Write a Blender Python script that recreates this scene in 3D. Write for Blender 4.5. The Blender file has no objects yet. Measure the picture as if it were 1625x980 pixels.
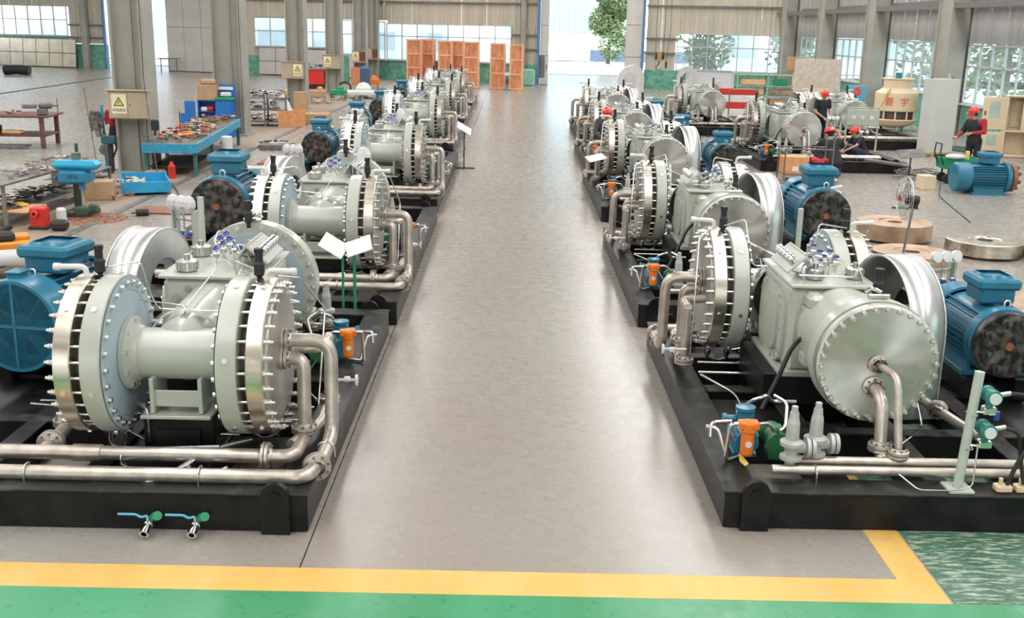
import bpy, math, random
from mathutils import Vector, Matrix
random.seed(7)
PI = math.pi
SC = bpy.context.scene
COL = SC.collection

# ---------------------------------------------------------------- camera
F_PX, W_PX, H_PX = 1680.0, 1625.0, 980.0
CAM_H, ROLL = 3.8, 0.022
cd = bpy.data.cameras.new('camera'); cam = bpy.data.objects.new('camera', cd); COL.objects.link(cam)
cd.sensor_fit = 'HORIZONTAL'; cd.sensor_width = 36.0; cd.lens = 36.0 * F_PX / W_PX
cd.clip_start = 0.1; cd.clip_end = 600
ey = Vector((1.5, -446.0, F_PX)).normalized()          # world +Y seen in camera axes (x right, y down, z forward)
b_ = -(-ROLL * ey.x + ey.y) / ey.z
ed = Vector((-ROLL, 1.0, b_)).normalized()             # world down
ex = ed.cross(ey)
right = Vector((ex.x, ey.x, -ed.x)); down = Vector((ex.y, ey.y, -ed.y)); fwd = Vector((ex.z, ey.z, -ed.z))
m = Matrix((right, -down, -fwd)).transposed().to_4x4(); m.translation = Vector((0, 0, CAM_H))
cam.matrix_world = m
SC.camera = cam

# ---------------------------------------------------------------- world, exposure
wd = bpy.data.worlds.new('world'); SC.world = wd; wd.use_nodes = True
nt = wd.node_tree; nt.nodes.clear()
wo = nt.nodes.new('ShaderNodeOutputWorld'); bg = nt.nodes.new('ShaderNodeBackground')
tc = nt.nodes.new('ShaderNodeTexCoord'); sx = nt.nodes.new('ShaderNodeSeparateXYZ'); rp = nt.nodes.new('ShaderNodeValToRGB')
rp.color_ramp.elements[0].position = 0.0; rp.color_ramp.elements[0].color = (0.90, 0.95, 1.0, 1)
rp.color_ramp.elements[1].position = 0.6; rp.color_ramp.elements[1].color = (0.72, 0.85, 1.0, 1)
nt.links.new(tc.outputs['Generated'], sx.inputs[0]); nt.links.new(sx.outputs['Z'], rp.inputs[0])
nt.links.new(rp.outputs[0], bg.inputs[0]); nt.links.new(bg.outputs[0], wo.inputs[0])
bg.inputs[1].default_value = 4.2
SC.view_settings.view_transform = 'Standard'; SC.view_settings.look = 'None'
SC.view_settings.exposure = 0.0; SC.view_settings.gamma = 1.0; SC.view_settings.use_curve_mapping = False

def area(name, loc, rot, sxy, power, colr=(1, 1, 1)):
    ld = bpy.data.lights.new(name, 'AREA'); ld.shape = 'RECTANGLE'; ld.size, ld.size_y = sxy
    ld.energy = power; ld.color = colr
    o = bpy.data.objects.new(name, ld); COL.objects.link(o); o.location = loc; o.rotation_euler = rot
    return o
# daylight through the translucent roof light strips (one lamp just under each strip)
for xs in (-32, -17, -6, 5.5, 15):
    area('roof_light_daylight', (xs, 34, 11.3), (0, 0, 0), (1.8, 84), 3000 if xs > -10 else 2900, (1.0, 0.985, 0.96))

# ---------------------------------------------------------------- materials
MATS = {}
def mat(name, color, metallic=0.0, rough=0.5, var=0.12, scale=6.0, bump=0.0, color2=None, rvar=0.1, detail=4.0, coat=0.0, emit=0.0, stretch=None, lo=0.35, hi=0.65, spec=0.5):
    if name in MATS: return MATS[name]
    mt = bpy.data.materials.new(name); mt.use_nodes = True; n = mt.node_tree.nodes; l = mt.node_tree.links
    p = n['Principled BSDF']
    tcn = n.new('ShaderNodeTexCoord'); mp = n.new('ShaderNodeMapping'); nz = n.new('ShaderNodeTexNoise'); cr = n.new('ShaderNodeValToRGB')
    if stretch: mp.inputs['Scale'].default_value = stretch
    nz.inputs['Scale'].default_value = scale; nz.inputs['Detail'].default_value = detail
    l.new(tcn.outputs['Object'], mp.inputs[0]); l.new(mp.outputs[0], nz.inputs['Vector']); l.new(nz.outputs[0], cr.inputs[0])
    c1 = tuple(max(0, c * (1 - var)) for c in color); c2 = color2 or tuple(min(1, c * (1 + var)) for c in color)
    cr.color_ramp.elements[0].position = lo; cr.color_ramp.elements[0].color = (*c1, 1)
    cr.color_ramp.elements[1].position = hi; cr.color_ramp.elements[1].color = (*c2, 1)
    l.new(cr.outputs[0], p.inputs['Base Color'])
    p.inputs['Metallic'].default_value = metallic; p.inputs['Specular IOR Level'].default_value = spec
    if rvar:
        mr = n.new('ShaderNodeMapRange'); mr.inputs['To Min'].default_value = max(0.03, rough - rvar); mr.inputs['To Max'].default_value = min(1, rough + rvar)
        l.new(nz.outputs[0], mr.inputs['Value']); l.new(mr.outputs[0], p.inputs['Roughness'])
    else: p.inputs['Roughness'].default_value = rough
    if bump:
        bn = n.new('ShaderNodeBump'); bn.inputs['Strength'].default_value = bump; bn.inputs['Distance'].default_value = 0.01
        l.new(nz.outputs[0], bn.inputs['Height']); l.new(bn.outputs[0], p.inputs['Normal'])
    if coat: p.inputs['Coat Weight'].default_value = coat; p.inputs['Coat Roughness'].default_value = 0.15
    if emit:
        p.inputs['Emission Color'].default_value = (*color, 1); p.inputs['Emission Strength'].default_value = emit
    MATS[name] = mt
    return mt

GREY = mat('grey_green_paint', (0.48, 0.495, 0.43), 0, 0.32, 0.05, 3, coat=0.3)
BLUEG = mat('blue_grey_paint', (0.38, 0.47, 0.53), 0, 0.42, 0.06, 3)
STEEL = mat('machined_steel', (0.66, 0.60, 0.51), 1.0, 0.30, 0.14, 5, stretch=(0.5, 3, 3))
COVER = mat('dark_steel_cover', (0.50, 0.49, 0.47), 1.0, 0.36, 0.14, 3)
DISC = mat('turned_steel_disc', (0.62, 0.60, 0.56), 0.95, 0.36, 0.10, 4)
BOLT = mat('zinc_bolt', (0.80, 0.80, 0.78), 1.0, 0.26, 0.05, 8)
PIPE = mat('pickled_stainless_pipe', (0.56, 0.50, 0.44), 0.75, 0.40, 0.16, 9)
TUBE = mat('bright_tubing', (0.75, 0.74, 0.71), 1.0, 0.22, 0.05, 8)
ALU = mat('aluminium_sheet', (0.74, 0.74, 0.73), 0.95, 0.36, 0.05, 2, rvar=0.04, bump=0.0, stretch=(0.4, 2, 2))
BLACK = mat('black_skid_paint', (0.008, 0.008, 0.009), 0, 0.40, 0.3, 4, color2=(0.018, 0.017, 0.016), spec=0.25)
BLACKTOP = mat('scuffed_black_deck', (0.02, 0.02, 0.019), 0, 0.45, 0.3, 5, color2=(0.075, 0.07, 0.06), lo=0.5, hi=0.75, spec=0.35, bump=0.1)
RUBBER = mat('black_rubber', (0.015, 0.015, 0.016), 0, 0.5, 0.2, 8)
TEAL = mat('teal_motor_paint', (0.02, 0.17, 0.27), 0, 0.38, 0.12, 3, coat=0.2)
TEAL2 = mat('blue_motor_paint', (0.02, 0.22, 0.38), 0, 0.38, 0.12, 3, coat=0.2)
CAST = mat('mottled_dark_iron', (0.035, 0.032, 0.03), 0.5, 0.45, 0.3, 9, color2=(0.25, 0.23, 0.20), lo=0.4, hi=0.72, bump=0.4)
ORANGE = mat('orange_paint', (0.85, 0.20, 0.015), 0, 0.4, 0.06, 4)
GREEN = mat('green_pump_paint', (0.03, 0.17, 0.06), 0, 0.4, 0.15, 5)
GREENL = mat('green_valve_body', (0.02, 0.28, 0.14), 0, 0.4, 0.1, 5)
BLUEH = mat('blue_handwheel', (0.02, 0.07, 0.42), 0, 0.35, 0.1, 5)
LBLUE = mat('light_blue_lever', (0.10, 0.42, 0.60), 0, 0.4, 0.05, 5)
WHITE = mat('white_plastic', (0.72, 0.72, 0.70), 0, 0.5, 0.05, 5)
WRAP = mat('plastic_wrap', (0.75, 0.75, 0.76), 0, 0.25, 0.15, 20, bump=0.6)
PAPER = mat('white_paper', (0.80, 0.80, 0.79), 0, 0.7, 0.03, 5)
RED = mat('red_paint', (0.62, 0.03, 0.02), 0, 0.4, 0.1, 5)
DKGAP = mat('shadow_gap_steel', (0.10, 0.09, 0.08), 0.6, 0.5, 0.2, 5)
COLG = mat('column_grey_paint', (0.35, 0.34, 0.29), 0, 0.5, 0.10, 1.2, bump=0.05)
BOXT = mat('tan_cabinet_paint', (0.46, 0.37, 0.255), 0, 0.5, 0.07, 2)
CREAM = mat('cream_paint', (0.76, 0.61, 0.40), 0, 0.5, 0.05, 2)
SIGN = mat('cream_sign', (0.85, 0.78, 0.55), 0, 0.5, 0.03, 2)
YEL = mat('sign_yellow', (0.85, 0.65, 0.12), 0, 0.5, 0.03, 2)
INK = mat('black_ink', (0.03, 0.025, 0.02), 0, 0.6, 0.1, 5)
REDINK = mat('red_lettering', (0.75, 0.05, 0.03), 0, 0.5, 0.05, 5)
CORR = mat('beige_corrugated_sheet', (0.58, 0.53, 0.43), 0, 0.5, 0.10, 0.5, stretch=(4, 4, 0.4))
CORRG = mat('grey_corrugated_sheet', (0.40, 0.39, 0.37), 0, 0.5, 0.12, 0.5, stretch=(4, 4, 0.4))
WAINS = mat('green_dado_paint', (0.10, 0.36, 0.24), 0, 0.55, 0.15, 3, color2=(0.22, 0.50, 0.38))
GIRT = mat('steel_girt', (0.17, 0.165, 0.15), 0, 0.5, 0.1, 2)
FRAMEW = mat('window_frame_paint', (0.52, 0.53, 0.50), 0, 0.5, 0.06, 2)
BLUEP = mat('blue_door_post', (0.10, 0.22, 0.42), 0, 0.5, 0.1, 2)
DOORW = mat('off_white_door_sheet', (0.62, 0.60, 0.55), 0, 0.5, 0.05, 1)
SHEET = mat('foil_faced_board', (0.62, 0.55, 0.42), 0.35, 0.38, 0.14, 1.2)
SHEETG = mat('pale_grey_board', (0.60, 0.57, 0.53), 0, 0.5, 0.06, 1.2)
WOODC = mat('orange_plywood', (0.66, 0.22, 0.09), 0, 0.6, 0.15, 2.2, color2=(0.80, 0.36, 0.19), stretch=(3, 3, 0.7), detail=6)
WOODL = mat('crate_batten', (0.88, 0.50, 0.28), 0, 0.6, 0.10, 5)
CARD = mat('brown_cardboard', (0.50, 0.32, 0.18), 0, 0.8, 0.08, 4)
RUSTBR = mat('red_brown_steel', (0.16, 0.065, 0.05), 0, 0.6, 0.3, 4)
BENCHB = mat('blue_bench_paint', (0.04, 0.33, 0.52), 0, 0.5, 0.15, 5)
CABB = mat('bright_blue_cabinet', (0.02, 0.17, 0.55), 0, 0.4, 0.06, 2)
GREYST = mat('bare_grey_steel', (0.20, 0.19, 0.18), 0.5, 0.5, 0.25, 6)
RUSTD = mat('copper_tinted_steel', (0.50, 0.31, 0.20), 0.7, 0.4, 0.15, 3, color2=(0.62, 0.45, 0.32))
RUSTF = mat('rusty_flange', (0.36, 0.14, 0.06), 0.4, 0.5, 0.2, 6)
SKIN = mat('skin', (0.55, 0.30, 0.21), 0, 0.55, 0.05, 6)
TSHIRT = mat('black_tshirt', (0.022, 0.024, 0.026), 0, 0.85, 0.2, 9)
TROUS = mat('dark_trousers', (0.018, 0.016, 0.025), 0, 0.85, 0.2, 9)
NAVY = mat('navy_trousers', (0.04, 0.035, 0.085), 0, 0.85, 0.2, 9)
REDCL = mat('red_cloth', (0.45, 0.02, 0.03), 0, 0.8, 0.2, 9)
HELM = mat('red_helmet_plastic', (0.75, 0.03, 0.02), 0, 0.3, 0.04, 3, coat=0.3)
SHOE = mat('grey_shoe', (0.12, 0.13, 0.12), 0, 0.7, 0.3, 20)
HAIR = mat('black_hair', (0.015, 0.012, 0.01), 0, 0.7, 0.2, 20)
WINB = mat('pale_far_window', (0.50, 0.56, 0.60), 0, 0.5, 0.05, 1)
FENCE = mat('blue_grey_fence', (0.20, 0.25, 0.36), 0, 0.6, 0.2, 3)
CYANB = mat('pale_cyan_building', (0.45, 0.86, 0.90), 0, 0.6, 0.05, 1)
WHITEB = mat('white_building', (0.85, 0.86, 0.86), 0, 0.7, 0.04, 0.4)
LEAF = mat('tree_leaf', (0.14, 0.24, 0.08), 0, 0.6, 0.3, 3, color2=(0.34, 0.40, 0.18))
BARK = mat('bark', (0.20, 0.15, 0.10), 0, 0.9, 0.2, 8)
DIRT = mat('reddish_swarf', (0.26, 0.10, 0.055), 0, 0.8, 0.3, 14, color2=(0.40, 0.20, 0.13), bump=0.5)
CHROME = mat('chrome', (0.82, 0.82, 0.82), 1.0, 0.12, 0.02, 5)
ROOFM = mat('roof_sheet', (0.50, 0.50, 0.48), 0, 0.6, 0.05, 1)
GREENM = mat('mint_green_rack', (0.25, 0.50, 0.38), 0, 0.5, 0.1, 3)

def aniso(mt, ax, amt):
    n = mt.node_tree.nodes; p = n['Principled BSDF']; tg = n.new('ShaderNodeTangent'); tg.direction_type = 'RADIAL'; tg.axis = ax
    mt.node_tree.links.new(tg.outputs[0], p.inputs['Tangent']); p.inputs['Anisotropic'].default_value = amt
aniso(DISC, 'Y', 0.85); aniso(COVER, 'X', 0.7)
def glass_mat():
    mt = bpy.data.materials.new('window_glass'); mt.use_nodes = True; n = mt.node_tree.nodes; l = mt.node_tree.links; n.clear()
    o = n.new('ShaderNodeOutputMaterial'); mx = n.new('ShaderNodeMixShader'); t = n.new('ShaderNodeBsdfTransparent'); g = n.new('ShaderNodeBsdfDiffuse'); gl = n.new('ShaderNodeBsdfGlossy'); m2 = n.new('ShaderNodeMixShader')
    nz = n.new('ShaderNodeTexNoise'); tcn = n.new('ShaderNodeTexCoord'); mr = n.new('ShaderNodeMapRange')
    nz.inputs['Scale'].default_value = 1.3; l.new(tcn.outputs['Object'], nz.inputs['Vector']); l.new(nz.outputs[0], mr.inputs['Value'])
    mr.inputs['To Min'].default_value = 0.05; mr.inputs['To Max'].default_value = 0.22
    t.inputs[0].default_value = (0.90, 0.97, 0.98, 1); g.inputs[0].default_value = (0.75, 0.82, 0.84, 1); gl.inputs['Roughness'].default_value = 0.08
    l.new(mr.outputs[0], mx.inputs[0]); l.new(t.outputs[0], mx.inputs[1]); l.new(g.outputs[0], mx.inputs[2])
    m2.inputs[0].default_value = 0.08; l.new(mx.outputs[0], m2.inputs[1]); l.new(gl.outputs[0], m2.inputs[2]); l.new(m2.outputs[0], o.inputs[0])
    return mt
GLASS = glass_mat()

def film_mat():
    mt = bpy.data.materials.new('clear_film'); mt.use_nodes = True; n = mt.node_tree.nodes; l = mt.node_tree.links; n.clear()
    o = n.new('ShaderNodeOutputMaterial'); mx = n.new('ShaderNodeMixShader'); t = n.new('ShaderNodeBsdfTransparent'); p = n.new('ShaderNodeBsdfPrincipled')
    nz = n.new('ShaderNodeTexNoise'); nz.inputs['Scale'].default_value = 14; bn = n.new('ShaderNodeBump'); bn.inputs['Strength'].default_value = 0.8
    l.new(nz.outputs[0], bn.inputs['Height']); l.new(bn.outputs[0], p.inputs['Normal']); p.inputs['Base Color'].default_value = (0.85, 0.84, 0.85, 1); p.inputs['Roughness'].default_value = 0.2
    mx.inputs[0].default_value = 0.6; l.new(t.outputs[0], mx.inputs[1]); l.new(p.outputs[0], mx.inputs[2]); l.new(mx.outputs[0], o.inputs[0])
    return mt
FILM = film_mat()

def floor_mat(name, c1, c2, r1, r2, big=0.16, fine=9.0, scuff=None, scuff_at=(0.60, 0.66), bump=0.035):
    mt = bpy.data.materials.new(name); mt.use_nodes = True; n = mt.node_tree.nodes; l = mt.node_tree.links; p = n['Principled BSDF']
    g = n.new('ShaderNodeNewGeometry')
    a = n.new('ShaderNodeTexNoise'); a.inputs['Scale'].default_value = big; a.inputs['Detail'].default_value = 7; a.inputs['Roughness'].default_value = 0.6
    b = n.new('ShaderNodeTexNoise'); b.inputs['Scale'].default_value = fine; b.inputs['Detail'].default_value = 6
    mp = n.new('ShaderNodeMapping'); mp.inputs['Scale'].default_value = (1, 0.35, 1); l.new(g.outputs['Position'], mp.inputs[0])
    l.new(mp.outputs[0], a.inputs['Vector']); l.new(g.outputs['Position'], b.inputs['Vector'])
    cr = n.new('ShaderNodeValToRGB'); cr.color_ramp.elements[0].position = 0.38; cr.color_ramp.elements[1].position = 0.62
    cr.color_ramp.elements[0].color = (*c1, 1); cr.color_ramp.elements[1].color = (*c2, 1); l.new(a.outputs[0], cr.inputs[0])
    mx = n.new('ShaderNodeMixRGB'); mx.blend_type = 'MULTIPLY'; mx.inputs[0].default_value = 0.05
    cr2 = n.new('ShaderNodeValToRGB'); cr2.color_ramp.elements[0].position = 0.3; cr2.color_ramp.elements[0].color = (0.72, 0.72, 0.72, 1); cr2.color_ramp.elements[1].position = 0.6
    l.new(b.outputs[0], cr2.inputs[0]); l.new(cr.outputs[0], mx.inputs[1]); l.new(cr2.outputs[0], mx.inputs[2])
    last = mx.outputs[0]
    if scuff:
        mp2 = n.new('ShaderNodeMapping'); mp2.inputs['Rotation'].default_value = (0, 0, 0.6); mp2.inputs['Scale'].default_value = (3.0, 14.0, 1)
        l.new(g.outputs['Position'], mp2.inputs[0])
        s = n.new('ShaderNodeTexNoise'); s.inputs['Scale'].default_value = 2.0; s.inputs['Detail'].default_value = 8; s.inputs['Roughness'].default_value = 0.7; l.new(mp2.outputs[0], s.inputs['Vector'])
        cr3 = n.new('ShaderNodeValToRGB'); cr3.color_ramp.elements[0].position = scuff_at[0]; cr3.color_ramp.elements[1].position = scuff_at[1]
        cr3.color_ramp.elements[0].color = (0, 0, 0, 1); l.new(s.outputs[0], cr3.inputs[0])
        m3 = n.new('ShaderNodeMixRGB'); m3.inputs[2].default_value = (*scuff, 1); l.new(cr3.outputs[0], m3.inputs[0]); l.new(last, m3.inputs[1]); last = m3.outputs[0]
    l.new(last, p.inputs['Base Color'])
    mr = n.new('ShaderNodeMapRange'); mr.inputs['From Min'].default_value = 0.3; mr.inputs['From Max'].default_value = 0.7
    mr.inputs['To Min'].default_value = r1; mr.inputs['To Max'].default_value = r2
    l.new(b.outputs[0], mr.inputs['Value']); l.new(mr.outputs[0], p.inputs['Roughness'])
    bn = n.new('ShaderNodeBump'); bn.inputs['Strength'].default_value = bump; bn.inputs['Distance'].default_value = 0.02
    c = n.new('ShaderNodeTexNoise'); c.inputs['Scale'].default_value = 2.2; c.inputs['Detail'].default_value = 1.5; mp3 = n.new('ShaderNodeMapping'); mp3.inputs['Scale'].default_value = (.35, 1.6, 1); l.new(g.outputs['Position'], mp3.inputs[0]); l.new(mp3.outputs[0], c.inputs['Vector'])
    l.new(c.outputs[0], bn.inputs['Height']); l.new(bn.outputs[0], p.inputs['Normal'])
    return mt
FLOOR = floor_mat('polished_concrete', (0.325, 0.275, 0.235), (0.345, 0.325, 0.285), 0.26, 0.29, fine=5.0, bump=0.010)
FLOORT = floor_mat('dusty_tan_concrete', (0.29, 0.225, 0.17), (0.38, 0.31, 0.245), 0.4, 0.65, big=0.4)
GPAINT = floor_mat('green_floor_paint', (0.035, 0.26, 0.10), (0.07, 0.35, 0.17), 0.25, 0.4, big=0.8)
GSCUFF = floor_mat('scuffed_green_floor', (0.045, 0.13, 0.08), (0.08, 0.19, 0.12), 0.35, 0.5, big=0.8, scuff=(0.40, 0.46, 0.37), scuff_at=(0.49, 0.60))
YPAINT = floor_mat('yellow_floor_paint', (0.72, 0.42, 0.08), (0.80, 0.50, 0.13), 0.4, 0.55, big=2.0, scuff=(0.60, 0.43, 0.27), scuff_at=(0.52, 0.66))
YARD = floor_mat('yard_concrete', (0.60, 0.58, 0.54), (0.72, 0.70, 0.66), 0.7, 0.8)

# ---------------------------------------------------------------- mesh helpers
STUFF = {'bolts', 'studs', 'flange_bolts', 'cover_bolts', 'casing_bolts', 'side_plugs', 'cooling_fins', 'plugs', 'valve_knob', 'bench_bolts'}
class MB:
    def __init__(s): s.v = []; s.f = []; s.sm = []
    def add(s, vs, fs, smooth=False, M=None):
        o = len(s.v)
        for v in vs:
            v = Vector(v); s.v.append(M @ v if M else v)
        for f in fs: s.f.append(tuple(i + o for i in f)); s.sm.append(smooth)
        return s
    def box(s, c, d, M=None, rz=0):
        x, y, z = d[0] / 2, d[1] / 2, d[2] / 2
        vs = [(-x, -y, -z), (x, -y, -z), (x, y, -z), (-x, y, -z), (-x, -y, z), (x, -y, z), (x, y, z), (-x, y, z)]
        R = Matrix.Translation(c) @ Matrix.Rotation(rz, 4, 'Z')
        if M: R = M @ R
        return s.add(vs, [(0, 3, 2, 1), (4, 5, 6, 7), (0, 1, 5, 4), (1, 2, 6, 5), (2, 3, 7, 6), (3, 0, 4, 7)], False, R)
    def cbox(s, c, d, b=0.02, M=None, rz=0):
        h = [k / 2 for k in d]; vs = []; idx = {}
        for sx_ in (-1, 1):
            for sy in (-1, 1):
                for sz in (-1, 1):
                    for a in range(3):
                        p = [sx_ * h[0], sy * h[1], sz * h[2]]
                        for k in range(3):
                            if k != a: p[k] -= (sx_, sy, sz)[k] * b
                        idx[(sx_, sy, sz, a)] = len(vs); vs.append(tuple(p))
        fs = []
        for a in range(3):
            o1, o2 = [k for k in range(3) if k != a]
            for sg in (-1, 1):
                q = []
                for (p, r) in ((-1, -1), (1, -1), (1, 1), (-1, 1)):
                    k = [0, 0, 0]; k[a] = sg; k[o1] = p; k[o2] = r; q.append(idx[(*k, a)])
                fs.append(tuple(q))
            for p in (-1, 1):
                for r in (-1, 1):
                    k = [0, 0, 0]; k[o1] = p; k[o2] = r; e = []
                    for sg, axs in ((-1, (o1, o2)), (1, (o2, o1))):
                        k[a] = sg
                        for ax in axs: e.append(idx[(*k, ax)])
                    fs.append(tuple(e))
        for sx_ in (-1, 1):
            for sy in (-1, 1):
                for sz in (-1, 1): fs.append(tuple(idx[(sx_, sy, sz, a)] for a in range(3)))
        R = Matrix.Translation(c) @ Matrix.Rotation(rz, 4, 'Z')
        if M: R = M @ R
        return s.add(vs, fs, False, R)
    def lathe(s, prof, p=(0, 0, 0), axis=(0, 0, 1), n=24, sharp=True, M=None, a0=0, a1=2 * PI):
        """prof: list of (radius, height along axis); flat shaded breaks between segments."""
        q = Vector((0, 0, 1)).rotation_difference(Vector(axis).normalized()).to_matrix().to_4x4()
        R = Matrix.Translation(p) @ q
        if M: R = M @ R
        full = abs(a1 - a0 - 2 * PI) < 1e-6; k = n if full else n + 1
        for i in range(len(prof) - 1):
            (r0, z0), (r1, z1) = prof[i], prof[i + 1]
            vs = []; fs = []
            for j in range(k):
                a = a0 + (a1 - a0) * j / n; vs.append((r0 * math.cos(a), r0 * math.sin(a), z0)); vs.append((r1 * math.cos(a), r1 * math.sin(a), z1))
            for j in range(n):
                b = (j + 1) % k; fs.append((2 * j, 2 * b, 2 * b + 1, 2 * j + 1))
            s.add(vs, fs, True, R)
        return s
    def cyl(s, p0, p1, r, n=12, r2=None, caps=True, M=None):
        p0 = Vector(p0); p1 = Vector(p1); L = (p1 - p0).length; r2 = r if r2 is None else r2
        pr = [(r, 0), (r2, L)]
        s.lathe(pr, p0, p1 - p0, n, M=M)
        if caps:
            q = Vector((0, 0, 1)).rotation_difference((p1 - p0).normalized()).to_matrix().to_4x4()
            R = Matrix.Translation(p0) @ q
            if M: R = M @ R
            c0 = [(r * math.cos(2 * PI * j / n), r * math.sin(2 * PI * j / n), 0) for j in range(n)]
            c1 = [(r2 * math.cos(2 * PI * j / n), r2 * math.sin(2 * PI * j / n), L) for j in range(n)]
            if r > 0: s.add(c0, [tuple(reversed(range(n)))], False, R)
            if r2 > 0: s.add(c1, [tuple(range(n))], False, R)
        return s
    def ring(s, p, axis, ro, ri, t, n=40, M=None):
        return s.lathe([(ri, 0), (ro, 0), (ro, t), (ri, t), (ri, 0)], p, axis, n, M=M)
    def sph(s, c, r, n=12, sc=(1, 1, 1), M=None):
        pr = [(math.sin(PI * i / (n // 2)) * r, -math.cos(PI * i / (n // 2)) * r) for i in range(n // 2 + 1)]
        R = Matrix.Translation(c) @ Matrix.Diagonal((*sc, 1))
        if M: R = M @ R
        return s.lathe(pr, (0, 0, 0), (0, 0, 1), n, M=R)
    def tube(s, pts, r, n=8, bend=0.0, caps=True, seg=4, M=None, r2=None):
        pts = [Vector(p) for p in pts]; out = [pts[0]]
        for i in range(1, len(pts) - 1):
            a, b, c = pts[i - 1], pts[i], pts[i + 1]; u = (a - b); w = (c - b)
            bb = min(bend, u.length * 0.49, w.length * 0.49)
            if bb < 1e-4 or u.normalized().dot(w.normalized()) < -0.999: out.append(b); continue
            s0 = b + u.normalized() * bb; s1 = b + w.normalized() * bb
            for k in range(seg + 1):
                t = k / seg; out.append(s0 * (1 - t) ** 2 + b * 2 * t * (1 - t) + s1 * t ** 2)
        out.append(pts[-1]); vs = []; fs = []
        T = (out[1] - out[0]).normalized(); N = T.orthogonal().normalized()
        m_ = len(out)
        for i, p in enumerate(out):
            if i == 0: t = T
            elif i == m_ - 1: t = (out[-1] - out[-2]).normalized()
            else: t = ((out[i + 1] - p).normalized() + (p - out[i - 1]).normalized()); t = t.normalized() if t.length > 1e-6 else T
            N = (N - t * N.dot(t)); N = N.normalized() if N.length > 1e-6 else t.orthogonal().normalized(); B = t.cross(N)
            rr = r if r2 is None else r + (r2 - r) * i / (m_ - 1)
            for j in range(n):
                a = 2 * PI * j / n; vs.append(p + (N * math.cos(a) + B * math.sin(a)) * rr)
        for i in range(m_ - 1):
            for j in range(n):
                k = (j + 1) % n; fs.append((i * n + j, i * n + k, (i + 1) * n + k, (i + 1) * n + j))
        s.add(vs, fs, True, M)
        if caps:
            s.add([vs[j] for j in range(n)], [tuple(reversed(range(n)))], False, M)
            s.add([vs[(m_ - 1) * n + j] for j in range(n)], [tuple(range(n))], False, M)
        return s
    def prism(s, poly, h, M=None):
        """poly in local XY, extruded to z = h."""
        n = len(poly); vs = [(x, y, 0) for x, y in poly] + [(x, y, h) for x, y in poly]
        fs = [tuple(reversed(range(n))), tuple(range(n, 2 * n))] + [(i, (i + 1) % n, n + (i + 1) % n, n + i) for i in range(n)]
        return s.add(vs, fs, False, M)
    def hexn(s, p, axis, r, t, M=None):
        return s.cyl(p, Vector(p) + Vector(axis).normalized() * t, r, 6, M=M)
    def mesh(s, name, m_):
        me = bpy.data.meshes.new(name); me.from_pydata([tuple(v) for v in s.v], [], s.f)
        me.polygons.foreach_set('use_smooth', s.sm); me.materials.append(m_); me.update()
        return me
    def build(s, name, m_, parent=None, loc=None):
        o = bpy.data.objects.new(name, s.mesh(name, m_)); COL.objects.link(o)
        if parent: o.parent = parent
        if loc: o.location = loc
        if name in STUFF: o['kind'] = 'stuff'
        return o

def tag(o, label=None, cat=None, group=None, kind=None):
    if label: o['label'] = label
    if cat: o['category'] = cat
    if group: o['group'] = group
    if kind: o['kind'] = kind
    return o
def thing(name, label, cat, loc=(0, 0, 0), rz=0, group=None):
    o = bpy.data.objects.new(name, None); COL.objects.link(o); o.location = loc; o.rotation_euler = (0, 0, rz)
    o.empty_display_size = 0.1
    return tag(o, label, cat, group)
KIDS = {}
def kids(o):
    return [c for c in bpy.data.objects if c.parent == o]
def snapshot(o):
    return (o, [snapshot(c) for c in kids(o)])
def dup(tree, loc=None, rz=None, label=None, group=None, scale=None):
    def rec(t, parent):
        c = t[0].copy(); COL.objects.link(c)
        if parent: c.parent = parent
        for k in t[1]: rec(k, c)
        return c
    r = rec(tree, None)
    if loc is not None: r.location = loc
    if rz is not None: r.rotation_euler = (0, 0, rz)
    if label: r['label'] = label
    if group: r['group'] = group
    if scale: r.scale = scale
    return r
def inst(me, name, parent, loc, rot=(0, 0, 0), scale=None):
    o = bpy.data.objects.new(name, me); COL.objects.link(o); o.parent = parent; o.location = loc; o.rotation_euler = rot
    if scale: o.scale = scale
    return o
def rotX(a): return Matrix.Rotation(a, 4, 'X')
def rotY(a): return Matrix.Rotation(a, 4, 'Y')
def rotZ(a): return Matrix.Rotation(a, 4, 'Z')
def T(*p): return Matrix.Translation(p)
def text_mesh(body, size, ext, m_, name, parent, M):
    cu = bpy.data.curves.new('t', 'FONT'); cu.body = body; cu.size = size; cu.extrude = ext; cu.align_x = 'CENTER'; cu.align_y = 'CENTER'; cu.resolution_u = 3
    to = bpy.data.objects.new('t', cu); COL.objects.link(to); bpy.context.view_layer.update()
    me = bpy.data.meshes.new_from_object(to.evaluated_get(bpy.context.evaluated_depsgraph_get()))
    bpy.data.objects.remove(to); bpy.data.curves.remove(cu)
    me.transform(M); me.materials.clear(); me.materials.append(m_)
    o = bpy.data.objects.new(name, me); COL.objects.link(o)
    if parent: o.parent = parent
    return o

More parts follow.
